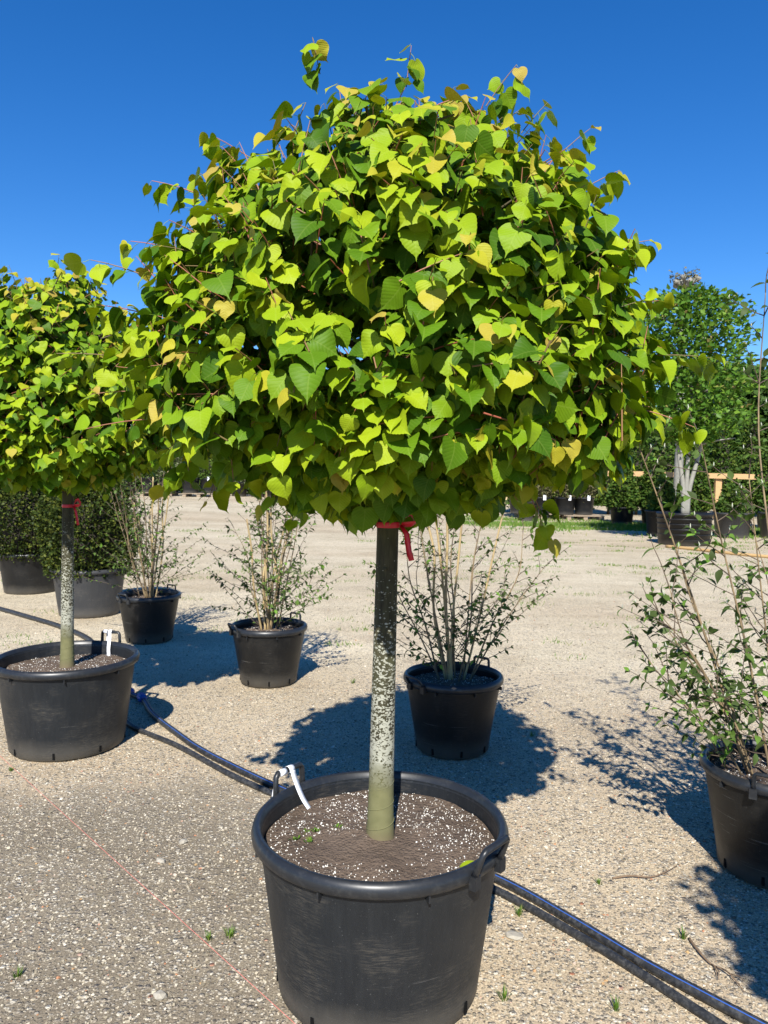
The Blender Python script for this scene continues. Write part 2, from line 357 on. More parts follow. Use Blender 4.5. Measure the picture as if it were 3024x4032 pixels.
def make_gravel():
    parts = [pebbles(34000, (-1.8, 1.8), (1.6, 3.3), .0022, .0082), pebbles(30000, (-2.8, 2.4), (3.3, 5.2), .0026, .0088), pebbles(9000, (-4, 4), (5.2, 9), .004, .011), pebbles(500, (-2.4, 2.4), (1.7, 5), .008, .015)]
    A = np.concatenate([p[0] for p in parts]); O = np.concatenate([p[1] for p in parts]); var = rng.integers(0, 8, len(A)); Vs, Ts, off = [], [], 0
    for k in range(8):
        tv = norm(CUBE_V) * rng.uniform(.62, 1.25, (8, 1)) * np.array([1, .9, .8]); q = var == k
        V, T = scatter(tv, CUBE_T, A[q], O[q]); Vs.append(V); Ts.append(T + off); off += len(V)
    tag(link('gravel', np_mesh('gravel', np.concatenate(Vs), np.concatenate(Ts), M['pebble'], smooth=False)), 'loose pale gravel strewn over the yard', 'gravel', kind='stuff')
make_gravel()
def stone(loc, s, label, seed, flat=.6):
    r = np.random.default_rng(seed); V = ICO_V * (1 + r.uniform(-.18, .18, (12, 1))); mb = MB()
    me = np_mesh('stone', V * np.array([s, s * .75, s * flat]), ICO_T, M['stone'], smooth=False)
    o = link('stone', me); o.location = (loc[0], loc[1], s * flat * .55); o.rotation_euler.z = r.uniform(0, 6)
    tag(o, label, 'stone', 'larger stones lying on the gravel')
stone((.437, 2.406), .036, 'flat pale oval stone right of the large pot', 3, .25)
stone((-.832, 2.851), .020, 'small pale stone on dark gravel left of the large pot', 5, .55)
stone((-.617, 2.10), .022, 'angular pale stone near the bottom edge, left of the large pot', 6, .6)
stone((-.789, 3.002), .022, 'white stone on dark gravel nearest the black pipes', 8, .5)

# ------------------------------------------------------------------ pots
POTS = {'A': dict(r0=.292, r1=.348, rr=.372, h=.485, inner=.342), 'B': dict(r0=.195, r1=.252, rr=.270, h=.412, inner=.243)}
def make_soil(pot, r, z, seed, n_perlite, wet=0.0):
    rr = np.random.default_rng(seed); V = []; T = []; nr, na = 14, 40
    def hz(x, y): return z + .012 * noise.noise((x * 9 + seed, y * 9, 0)) + .007 * noise.noise((x * 30, y * 30, seed)) + .018 * max(0, 1 - math.hypot(x, y) / (r * .9)) - .004
    V.append((0, 0, hz(0, 0)))
    for i in range(1, nr + 1):
        for k in range(na):
            a = 2 * math.pi * k / na; q = r * i / nr; V.append((q * math.cos(a), q * math.sin(a), hz(q * math.cos(a), q * math.sin(a))))
    for k in range(na): T.append((0, 1 + k, 1 + (k + 1) % na))
    for i in range(nr - 1):
        for k in range(na):
            a = 1 + i * na + k; b = 1 + i * na + (k + 1) % na; T += [(a, a + na, b + na), (a, b + na, b)]
    s = link('soil', np_mesh('soil', np.array(V), np.array(T), M['soil']), pot)
    k = n_perlite; q = r * np.sqrt(rr.random(k * 3)) * .985; a = rr.uniform(0, 2 * math.pi, k * 3); x = q * np.cos(a); y = q * np.sin(a)
    keep = []
    for i in range(len(x)):
        n_ = noise.noise((x[i] * 7 + seed, y[i] * 7, 3)) + .55 * noise.noise((x[i] * 22, y[i] * 22, seed)); wetp = wet * max(0, 1 - math.hypot(x[i] + .03, y[i] + .10) / .21)
        if rr.random() < .42 + .5 * n_ - wetp: keep.append(i)
    keep = keep[:k]; O = np.array([(x[i], y[i], hz(x[i], y[i]) + .001) for i in keep]); k = len(keep)
    sz = (.0010 + .0025 * rr.random(k) ** 2.4); A = rand_rot(k) * (sz[:, None, None] * rr.uniform(.7, 1.3, (k, 1, 3)))
    oct_v = np.array([(1,0,0),(-1,0,0),(0,1,0),(0,-1,0),(0,0,1),(0,0,-1)], float) ; oct_t = np.array([(0,2,4),(2,1,4),(1,3,4),(3,0,4),(2,0,5),(1,2,5),(3,1,5),(0,3,5)])
    Vp, Tp = scatter(oct_v, oct_t, A, O)
    tag(link('perlite', np_mesh('perlite', Vp, Tp, M['perlite'], smooth=True), s), kind='stuff')
    return hz
def make_pot(kind, loc, label, handles=(), rz=0, mat='pot', soil=None, group='black plant tubs in the yard', slots=True, cat='plant pot'):
    d = POTS[kind]; e = empty('plant_pot', loc, label, cat, group, rz); h = d['h']; b = MB()
    b.lathe([(0.01, .004), (d['r0'] - .012, .004), (d['r0'], .014), (d['r0'] + .004, .05), (d['r0'] + (d['r1'] - d['r0']) * .5, h * .48), (d['r1'] - .004, h - .07), (d['r1'], h - .045), (d['r1'], h - .03)], 80, wob=.004)
    b.lathe([(d['inner'], h - .02), (d['inner'] - .004, h - .1), (d['inner'] - .010, h - .16)], 80, wob=.004)
    b.f = [f for f in b.f]; b.build('body', M[mat], e)
    r = MB(); R0 = d['rr']; i_ = d['inner']; wd = R0 - i_
    prof = [(d['r1'] - .006, h - .042), (R0 - .008, h - .042), (R0 - .002, h - .036), (R0, h - .022), (R0 - .004, h - .008), (R0 - .012, h - .001), (R0 - wd * .55, h + .001), (i_ + .003, h - .003), (i_ - .001, h - .03)]
    r.lathe(prof, 96, wob=.004); rim = r.build('rim', M['rim'] if mat != 'pot_grey' else M[mat], e)
    for k in range(8):                      # small webs under the rim
        a = k * math.pi / 4 + .35; n_ = MB(); q = d['r1'] + .008
        n_.box((q * math.cos(a), q * math.sin(a), h - .05), (.022, .005, .018), a); n_.build('web', M['rim'], rim)
    if slots:
        for k in range(8):
            a = k * math.pi / 4 + .16; q = d['r0'] + .0035; s = MB(); s.box((q * math.cos(a), q * math.sin(a), .036), (.006, .010, .032), a); s.build('drain_slot', M['black'], e)
    for (ang, tilt) in handles:
        a = R_(ang); c = Vector((math.cos(a), math.sin(a), 0)); t = Vector((-math.sin(a), math.cos(a), 0)); m = MB()
        q = R0 - .006; up = (Vector((0, 0, 1)) * math.cos(tilt) + c * math.sin(tilt)); sc = .98 if kind == 'A' else .8
        base = c * q + Vector((0, 0, h - .03)); wv = .062 * sc; hv = .085 * sc
        pts = [base - t * wv, base - t * wv + up * hv * .45, base - t * wv * .96 + up * hv * .9, base - t * wv * .82 + up * hv, base + t * wv * .82 + up * hv, base + t * wv * .96 + up * hv * .9, base + t * wv + up * hv * .45, base + t * wv]
        m.tube(pts, [.011 * sc, .009 * sc, .009 * sc, .0095 * sc, .0095 * sc, .009 * sc, .009 * sc, .011 * sc], 8)
        for s_ in (-1, 1): m.box(base + t * wv * s_ + c * .004 + Vector((0, 0, -.006)), (.02, .026, .036), a)
        m.build('handle', M['rim'], e)
    if soil: make_soil(e, d['inner'] - .004, h - soil[0], soil[1], soil[2], soil[3])
    return e
MAIN = Vector((0, 2.2, 0)); LEFT = Vector((-1.70, 4.10, 0))
PC, PD, PE, PF = Vector((-.80, 5.36, 0)), Vector((.385, 4.10, 0)), Vector((1.50, 2.86, 0)), Vector((-2.03, 6.62, 0))
PG, PH, PI_ = Vector((-3.0, 7.80, 0)), Vector((-4.22, 9.15, 0)), Vector((-5.72, 10.6, 0))
make_pot('A', MAIN, 'large black tub holding the big linden in the foreground', [(143, .05), (-40, .35)], soil=(.06, 1, 2300, .8))
make_pot('A', LEFT, 'large black tub under the smaller linden at the left edge', [(72, .0), (205, .9)], soil=(.072, 2, 1500, .1))
make_pot('B', PC, 'narrower black tub with leafy shrub, left of the linden trunk', [(52, 0), (-140, .5)], mat='pot_b', soil=(.05, 3, 500, 0))
make_pot('B', PD, 'narrower black tub with shrub right behind the linden trunk, in shade', [(48, 0), (-140, .6)], mat='pot_b', soil=(.05, 4, 700, 0))
make_pot('B', PE, 'narrower black tub with tall shrub cut by the right edge', [(-122, .1), (58, 0)], mat='pot_b', soil=(.05, 5, 900, 0))
make_pot('B', PF, 'narrower black tub with shrub directly behind the left linden tub', [(60, 0), (-120, .5)], mat='pot_b', soil=(.05, 6, 400, 0))
make_pot('A', PG, 'sunlit grey tub with clipped yew behind the left linden trunk', [], mat='pot_grey', soil=(.05, 7, 100, 0), slots=False)
make_pot('A', PH, 'black tub with rounded yew by the left edge, farther back', [(190, .3)], mat='pot_b', soil=(.05, 8, 100, 0), slots=False)
make_pot('A', PI_, 'black tub only just showing at the far left edge', [], mat='pot_b', soil=(.05, 9, 50, 0), slots=False)

# ------------------------------------------------------------------ linden trees
NV = 14
def linden_leaf(seed):
    """one heart-shaped, toothed leaf of length 1 along +Y, face +Z, with its stalk; about 60 triangles"""
    r = random.Random(seed); base = [(-.005, .0), (-.09, .11), (-.115, .22), (-.07, .36), (.02, .455), (.13, .515), (.26, .53), (.38, .505), (.49, .45), (.585, .385), (.67, .30), (.745, .20), (.81, .105), (.88, .035)]
    side = []
    for i, (y, x) in enumerate(base):
        side.append((y, x))
        if 1 <= i < len(base) - 2:
            y2, x2 = base[i + 1]; ex, ey = (x2 - x), (y2 - y); ln = math.hypot(ex, ey); nx, ny = ey / ln, -ex / ln
            side.append((y + ey * .62 + ny * .013 + .005, x + ex * .62 + nx * .015))
    wob = r.uniform(.92, 1.08); fold = r.uniform(-.05, .48); droop = r.uniform(.05, .6); curl = r.uniform(-.3, .6); tw = r.uniform(-.35, .35); wav = r.uniform(.0, .07); ph = r.uniform(0, 6)
    def lift(x, y):
        t = max(0, y); return abs(x) * fold - droop * t * t - curl * x * x * 1.6 + tw * x * t + wav * math.sin(y * 9 + ph + (2 if x > 0 else 0)) * min(1, abs(x) * 3)
    V = []; UV = []; ribs = [0, .2, .42, .66, 1.0]
    for y in ribs: V.append((0, y, lift(0, y) - .012)); UV.append((.5, y))
    T = []
    for sgn in (1, -1):
        b = len(V)
        for (y, x) in side: xx = x * 1.08 * sgn * (wob if sgn > 0 else 2 - wob); V.append((xx, y, lift(xx, y))); UV.append((.5 + xx, y))
        seq = list(range(b, b + len(side))) + [4]; cur = 0
        for a, c in zip(seq[:-1], seq[1:]):
            ym = (V[a][1] + V[c][1]) / 2
            while cur < 3 and ym > (ribs[cur] + ribs[cur + 1]) / 2 + .04:
                T.append((cur, a, cur + 1) if sgn < 0 else (cur, cur + 1, a)); T[-1] = (cur, a, cur + 1) if sgn > 0 else (cur, cur + 1, a); cur += 1
            T.append((cur, a, c) if sgn > 0 else (cur, c, a))
        while cur < 3: T.append((cur, 4, cur + 1)); cur += 1
    b = len(V); q = .013; L = r.uniform(.38, .5)
    for (y, z) in ((.0, -.014), (-L * .5, .03), (-L, -.02)):
        for k in range(3): a = k * 2.094; V.append((q * math.cos(a), y, z + q * math.sin(a))); UV.append((.5, 0))
    for i in range(2):
        for k in range(3): p = b + i * 3 + k; n_ = b + i * 3 + (k + 1) % 3; T += [(p, n_, n_ + 3), (p, n_ + 3, p + 3)]
    return np.array(V), np.array(T), np.array(UV)
LEAVES = [linden_leaf(100 + i) for i in range(NV)]
LM = ['leaf', 'leaf_light', 'leaf_young']
LEAF_MESH = {(i, j): np_mesh('linden_leaf', L[0], L[1], M[LM[j]], uv=L[2]) for i, L in enumerate(LEAVES) for j in range(3)}
def frame(d, n):
    """matrices whose Y column is d and Z column is n made square to it"""
    d = norm(d); n = norm(n - (n * d).sum(-1, keepdims=True) * d); x = np.cross(d, n); return np.stack([x, d, n], -1)
def linden_crown(seed, prof, ctr, nshoot, extra, size=1.0, tops=.3):
    """leaf list for a dome crown; prof = [(z, r)] bottom to top"""
    r = np.random.default_rng(seed); pz = np.array([p[0] for p in prof]); pr = np.array([p[1] for p in prof])
    seg = np.hypot(np.diff(pz), np.diff(pr)) * (pr[1:] + pr[:-1]) / 2; cum = np.concatenate([[0], np.cumsum(seg)]) / seg.sum()
    shoots = []
    def shoot(p, d, L, n, young, prot): shoots.append((p, d, L, n, young, prot))
    for s in range(nshoot):
        q = r.random(); z = np.interp(q, cum, pz); R = np.interp(q, cum, pr); th = r.uniform(0, 2 * math.pi)
        dz = .02; slope = (np.interp(z + dz, pz, pr) - np.interp(z - dz, pz, pr)) / (2 * dz)
        outh = np.array([math.cos(th), math.sin(th), 0]); nrm = norm(outh - np.array([0, 0, 1]) * slope)
        lump = 1 + .055 * noise.noise((math.cos(th) * 2.2 + seed, math.sin(th) * 2.2, z * 3)) + .03 * noise.noise((math.cos(th) * 6 + seed, math.sin(th) * 6, z * 8))
        kk = r.random(); f = (r.uniform(.90, 1.03) if kk < .68 else r.uniform(.62, .9)) * lump
        cz = pz[0] + .35; tip = np.array([R * f * outh[0], R * f * outh[1], cz + (z - cz) * (f if z > cz else 1)]) + ctr * np.array([1, 1, 0])
        d = norm(nrm * .75 + np.array([0, 0, .45 if z > pz[0] + .18 else -.25]) + r.normal(size=3) * .38)
        L = r.uniform(.13, .24); y = (r.random() < .50 + .35 * (z - 1.5)) and kk < .68
        if kk < .68 and r.random() < .06: tip = tip + d * r.uniform(.04, .11); y = True
        shoot(tip - d * L, d, L, int(r.integers(6, 9)), y, False)
    for (p, d, L) in extra: shoot(np.array(p) - norm(np.array(d)) * L, norm(np.array(d)), L, max(6, int(L / .022)), True, True)
    pos, dirs, nors, size_, age = [], [], [], [], []; tw = MB()
    for (p, d, L, n, young, prot) in shoots:
        bend = np.array([0, 0, -.05 * L * 4]); pts = [p + d * L * t + bend * t * t * .5 for t in (0, .35, .7, 1)]
        tw.tube(pts, [.0024, .002, .0015, .001] if not prot else [.0018, .0016, .0014, .001], 4, cap=False)
        rad = p + d * L - ctr; oh = np.array([rad[0], rad[1], 0]); hl = np.linalg.norm(oh); oh = oh / max(hl, .12)
        side0 = norm(np.cross(d, np.array([0, 0, 1.]) + r.normal(size=3) * .3))
        for i in range(n):
            t = .12 + .88 * i / (n - 1); b = p + d * L * t + bend * t * t * .5; sd = side0 * (1 if i % 2 else -1)
            rel = i / (n - 1)
            dd = norm(oh * .50 + sd * .48 + np.array([0, 0, -.66]) + r.normal(size=3) * .33 + (d * .35 if rel > .85 else 0))
            nn = norm(oh * .52 + np.array([0, 0, .95]) + r.normal(size=3) * .38 + sd * .15)
            sz = size * r.uniform(.038, .064); a = 0
            if young and rel > .82: sz *= r.uniform(.62, .9); a = 2
            elif (young and rel > .55) or r.random() < .16: a = 1
            if a == 2 and r.random() < (.15 if b[2] > ctr[2] + .4 else .62): a = 1
            pet = norm(dd * .6 + sd * .5 + d * .3) * sz * .42
            pos.append(b + dd * sz * .44); dirs.append(dd); nors.append(nn); size_.append(sz); age.append(a)
    return dict(pos=np.array(pos), A=frame(np.array(dirs), np.array(nors)), s=np.array(size_), age=np.array(age), var=r.integers(0, NV, len(pos)), twigs=tw)
def project(P):
    q = P - np.array([0, 0, CAM_H]); dep = q[..., 1] * math.cos(PITCH) - q[..., 2] * math.sin(PITCH); up = q[..., 1] * math.sin(PITCH) + q[..., 2] * math.cos(PITCH)
    a = q[..., 0] / dep; b = up / dep; c, s = math.cos(ROLL), math.sin(ROLL); a, b = a * c + b * s, -a * s + b * c
    return 384 + 769 * a, 512 - 769 * b, dep
def visible_area(sets):
    """rough depth buffer over the leaf discs: how many picture points each leaf shows"""
    zb = np.full((512, 384), 1e9); ib = np.full((512, 384), -1, int); k = 0; spans = []
    for (S, base) in sets:
        c = S['pos'] + base + S['A'][:, :, 1] * S['s'][:, None] * .42; u, v, d = project(c); u /= 2; v /= 2
        nz = S['A'][:, :, 2]; view = norm(c - np.array([0, 0, CAM_H])); fa = np.abs((nz * view).sum(1)); rad = S['s'] * .44 * 769 / d / 2
        dx = S['A'][:, :, 1]
        for i in range(len(c)):
            r0 = rad[i] * math.sqrt(max(.15, fa[i])); x0, x1, y0, y1 = int(u[i] - r0), int(u[i] + r0) + 1, int(v[i] - r0), int(v[i] + r0) + 1
            x0 = max(x0, 0); y0 = max(y0, 0); x1 = min(x1, 384); y1 = min(y1, 512)
            if x1 <= x0 or y1 <= y0: continue
            sl = zb[y0:y1, x0:x1]; mk = sl > d[i]; sl[mk] = d[i]; ib[y0:y1, x0:x1][mk] = k + i
        spans.append((k, k + len(c))); k += len(c)
    cnt = np.bincount(ib[ib >= 0], minlength=k); return [cnt[a:b] for a, b in spans]
PROF = [(1.41, .06), (1.43, .22), (1.48, .38), (1.54, .52), (1.60, .62), (1.69, .68), (1.82, .69), (1.98, .665), (2.13, .605), (2.27, .515), (2.38, .41), (2.47, .28), (2.53, .12)]
CT = np.array([.03, 0, 1.75]); prof_main = PROF
ex_main = [((-.50, -.05, 2.44), (-.8, -.2, .5), .22), ((-.20, -.25, 2.60), (-.2, -.1, 1), .16), ((.06, -.1, 2.66), (.1, 0, 1), .2), ((.36, -.05, 2.64), (.6, -.1, .9), .24), ((.46, .0, 2.56), (.6, 0, .8), .2),
  ((-.66, -.1, 2.28), (-.9, -.1, .3), .2), ((-.72, -.1, 2.12), (-.9, -.2, .2), .2), ((-.87, -.25, 1.80), (-.95, -.3, .1), .24), ((-.72, -.45, 1.60), (-.85, -.4, -.1), .22), ((-.78, -.2, 1.93), (-.9, -.3, .2), .2),
  ((.66, -.05, 2.36), (.8, -.1, .5), .2), ((.74, -.1, 2.14), (.9, -.1, .3), .2), ((.92, -.1, 1.83), (1, -.1, .05), .24), ((.80, -.3, 1.63), (.9, -.3, -.25), .22), ((.80, .0, 2.0), (.9, 0, .3), .2),
  ((.44, -.1, 1.40), (.45, -.2, -.8), .2), ((.47, -.12, 1.34), (.4, -.1, -.9), .16), ((-.80, -.2, 1.70), (-.9, -.2, .0), .2), ((-.76, -.3, 2.02), (-.9, -.2, .3), .2), ((-.70, .1, 1.56), (-.9, -.2, -.2), .2), ((-.56, .0, 2.36), (-.8, -.1, .5), .2), ((.56, -.1, 2.45), (.7, -.1, .7), .2), ((-.62, -.1, 1.47), (-.6, -.2, -.6), .16)]
ex_main = [((p[0] * .96, p[1] * .93, p[2] - (.02 if p[2] > 2.3 else 0)), d, L * .6) for p, d, L in ex_main]
crown1 = linden_crown(5, PROF, CT, 1380, ex_main)
prof_left = [(z, r * .92) for z, r in PROF]

ex_left = [((.02, -.1, 2.66), (.1, 0, 1), .2), ((-.25, -.1, 2.60), (-.3, 0, 1), .18), ((.22, -.1, 2.60), (.3, 0, .9), .18), ((.50, 0, 2.40), (.7, 0, .7), .18), ((.70, -.1, 2.0), (.9, 0, .2), .18)]
ex_left = [((p[0] * .95, p[1] * .95, p[2] - .06), d, L * .8) for p, d, L in ex_left]
crown2 = linden_crown(23, prof_left, np.array([-.04, 0, 1.75]), 1150, ex_left, .98)
bases = [np.array(MAIN), np.array(LEFT)]
VIS = visible_area([(crown1, bases[0]), (crown2, bases[1])])
def linden(loc, S, vis, label, seed, r0, lean):
    e = empty('linden_tree', loc, label, 'tree', 'pot grown linden trees'); r = random.Random(seed)
    # trunk, with a raised spiral left by a wrap near the foot
    tp = [(0, 0, .37), (0, 0, .405), (0, 0, .43), (lean * .1, 0, .55), (lean * .35, 0, .8), (lean * .5, 0, .95), (lean * .8, 0, 1.2), (lean, 0, 1.42), (lean, .01, 1.7), (lean + .01, .01, 2.0), (lean, 0, 2.3)]
    tr = [r0 * 1.45, r0 * 1.32, r0 * 1.14, r0, r0 * .94, r0 * .91, r0 * .86, r0 * .83, r0 * .55, r0 * .34, r0 * .12]
    pts = curve(tp, 7); rad = list(np.interp(np.linspace(0, 10, len(pts)), range(11), tr)); rad = [q * (1 + .02 * noise.noise((i * .6, seed, 0))) for i, q in enumerate(rad)]
    m = MB(); m.tube(pts, rad, 28); tk = m.build('trunk', M['bark'], e)
    sp = MB(); P = []
    for i in range(150):
        a = i / 150 * 2 * math.pi * 3.2; z = .425 + .185 * i / 150; q = np.interp(z, [p[2] for p in tp], tr) - .0006
        P.append((lean * max(0, (z - .43)) / 1.0 + q * math.cos(a), q * math.sin(a), z))
    sp.tube(P, .0014, 5); sp.build('wrap_ridge', M['bark'], tk)
    for k in range(3):                                 # pruning scars
        a = [-1.9, -1.3, -1.6][k]; z = [.78, .98, 1.22][k]; q = np.interp(z, [p[2] for p in tp], tr); s_ = MB(); c = Vector((lean * .6 + q * math.cos(a), q * math.sin(a), z))
        s_.tube([c - Vector((math.cos(a), math.sin(a), 0)) * .008, c + Vector((math.cos(a), math.sin(a), 0)) * .0025], [.010, .006], 8); s_.build('branch_scar', M['bark'], tk)
    for k in range(16):
        a = k * 2.4 + r.uniform(-.3, .3); z0 = 1.42 + .055 * k * .9; up = r.uniform(.25, .6); L = r.uniform(.42, .58) * (1 - .025 * k)
        p0 = Vector((lean, 0, z0)); d = Vector((math.cos(a), math.sin(a), 0)); b = MB()
        b.tube(curve([p0, p0 + d * L * .4 + Vector((0, 0, L * up * .5)), p0 + d * L * .75 + Vector((0, 0, L * up)), p0 + d * L * 1.05 + Vector((0, 0, L * up * 1.3))], 4), list(np.linspace(.0125, .004, 13)), 6, cap=False)
        for j in range(3):
            t = .45 + .2 * j; q = p0 + d * L * t + Vector((0, 0, L * up * t * 1.25)); dd = (d + Vector((r.uniform(-1, 1), r.uniform(-1, 1), r.uniform(-.2, .9)))).normalized()
            b.tube([q, q + dd * .1, q + dd * .2 + Vector((0, 0, .02))], [.005, .004, .0025], 5, cap=False)
        b.build('branch', M['branch'], e)
    tag(S['twigs'].build('twigs', M['twig'], e), kind='stuff')
    order = np.argsort(-vis); pick = order[:300]; rest = np.setdiff1d(np.arange(len(vis)), pick)
    for i in pick:
        o = link('leaf', LEAF_MESH[(int(S['var'][i]), int(S['age'][i]))], e)
        o.matrix_local = Matrix.Translation(S['pos'][i].tolist()) @ Matrix((S['A'][i] * S['s'][i]).tolist()).to_4x4()
    Vs, Ts, Ms, Us, off = [], [], [], [], 0
    for v in range(NV):
        idx = rest[S['var'][rest] == v]; tv, tt, uv = LEAVES[v]
        V, T = scatter(tv, tt, S['A'][idx] * S['s'][idx][:, None, None], S['pos'][idx])
        Vs.append(V); Ts.append(T + off); off += len(V); Ms.append(np.repeat(S['age'][idx], len(tt))); Us.append(np.tile(uv, (len(idx), 1)))
    me = np_mesh('foliage', np.concatenate(Vs), np.concatenate(Ts), [M[k] for k in LM], np.concatenate(Ms), uv=np.concatenate(Us))
    tag(link('foliage', me, e), kind='stuff'); return e
linden(MAIN, crown1, VIS[0], 'large linden with dense rounded crown in the centre foreground', 3, .037, .012)
left_tree = linden(LEFT, crown2, VIS[1], 'smaller linden with bronze tipped crown at the left edge', 9, .034, .014)

def copy_tree(o, parent=None):
    c = o.copy(); col.objects.link(c)
    if parent: c.parent = parent
    for ch in list(o.children): copy_tree(ch, c)
    return c
bpy.context.view_layer.update()
NEAR = Vector((1.56, .34, 0))                           # next tree of the row: outside the frame, its shade falls into it
third = copy_tree(left_tree); third.location = NEAR; third.rotation_euler.z = 2.1
tag(third, 'linden outside the right edge whose shade falls at the bottom right', 'tree')
make_pot('A', NEAR, 'large black tub of the linden outside the right edge', [(143, 0), (-40, .3)], soil=(.072, 12, 300, .3))

def ribbon(loc, rad, z, ang, label):
    e = empty('ribbon', (loc[0], loc[1], z), label, 'ribbon', 'red ribbons tied round the linden trunks'); b = MB()
    b.lathe([(rad + .0012, -.008), (rad + .003, 0), (rad + .0012, .008)], 28); b.build('band', M['red'], e)
    c = Vector((math.cos(ang), math.sin(ang), 0)); k = c * (rad + .006)
    def strip(name, pts, wd, side):
        m = MB(); vs = []; n_ = len(pts)
        for i, p in enumerate(pts):
            q = wd * (.45 if i == 0 else 1); vs += [Vector(p) - side * q, Vector(p) + side * q]
        m.add(vs, [(2*i, 2*i+1, 2*i+3, 2*i+2) for i in range(n_ - 1)]); o = m.build(name, M['red'], e); s = o.modifiers.new('thick', 'SOLIDIFY'); s.thickness = .0008
    f = Vector((.25, -1, .1)).normalized()
    strip('tail', [k, k + c * .018 + Vector((0, -.004, -.025)), k + c * .026 + Vector((0, .003, -.075)), k + c * .034 + Vector((0, -.004, -.10))], .0085, Vector((.9, -.35, .25)).normalized())
    strip('bow', [k, k + c * .016 + Vector((0, -.006, .028)), k + c * .034 + Vector((0, 0, .036)), k + c * .05 + Vector((0, .006, .012)), k + c * .036 + Vector((0, 0, .004)), k], .012, Vector((.35, -.6, .7)).normalized())
ribbon((.012, 2.2), .0325, 1.345, -.35, 'red ribbon tied round the large linden trunk below its crown')
ribbon((-1.686, 4.1), .030, 1.29, -.4, 'red ribbon tied round the trunk of the left linden')

def plant_tag(name_label, ctr, ang, h, wv, droop):
    """white strip looped over a tub handle"""
    e = empty('plant_tag', ctr, name_label, 'tag', 'white strip tags on tub handles'); a = R_(ang); c = Vector((math.cos(a), math.sin(a), 0)); t = Vector((-math.sin(a), math.cos(a), 0))
    def strip(name, pts, wd, side):
        m = MB(); vs = []
        for p in pts: vs += [Vector(p) - side * wd, Vector(p) + side * wd]
        m.add(vs, [(2*i, 2*i+1, 2*i+3, 2*i+2) for i in range(len(pts) - 1)]); o = m.build(name, M['tagwhite'], e); s = o.modifiers.new('thick', 'SOLIDIFY'); s.thickness = .0006
    top = Vector((0, 0, 0)); loop = [top + c * math.cos(k) * .0125 + Vector((0, 0, math.sin(k) * .0125)) for k in np.linspace(-1.2, math.pi + .6, 14)]
    strip('loop', loop, .0115, t)
    strip('strip', curve([top - c * .013, top - c * .022 + Vector((0, 0, -.035)) - t * .006, top - c * .045 + Vector((0, 0, -.09)) - t * .016, top - c * droop + Vector((0, 0, -.135)) - t * .03], 5), .0115, (t + Vector((0, 0, .2))).normalized())
    s2 = MB(); s2.tube([t * .021, t * .045], .0108, 12); s2.build('sleeve', M['tagwhite'], e)
    strip('tail', curve([t * .034 + c * .012, t * .04 + c * .022 + Vector((0, 0, -.04)), t * .05 + c * .024 + Vector((0, 0, -.09))], 4), .009, t)
def handle_top(pot, ang, kind='A'):
    d = POTS[kind]; sc = .98 if kind == 'A' else .8; a = R_(ang); q = d['rr'] - .006; return Vector((pot[0] + q * math.cos(a), pot[1] + q * math.sin(a), d['h'] - .03 + .085 * sc))
p = handle_top(MAIN, 143); plant_tag('white strip tag on the handle of the large foreground tub', p, 143, 0, 0, .075)
p = handle_top(LEFT, 72); plant_tag('white strip tag on the handle of the left linden tub', p, 72, 0, 0, .06)

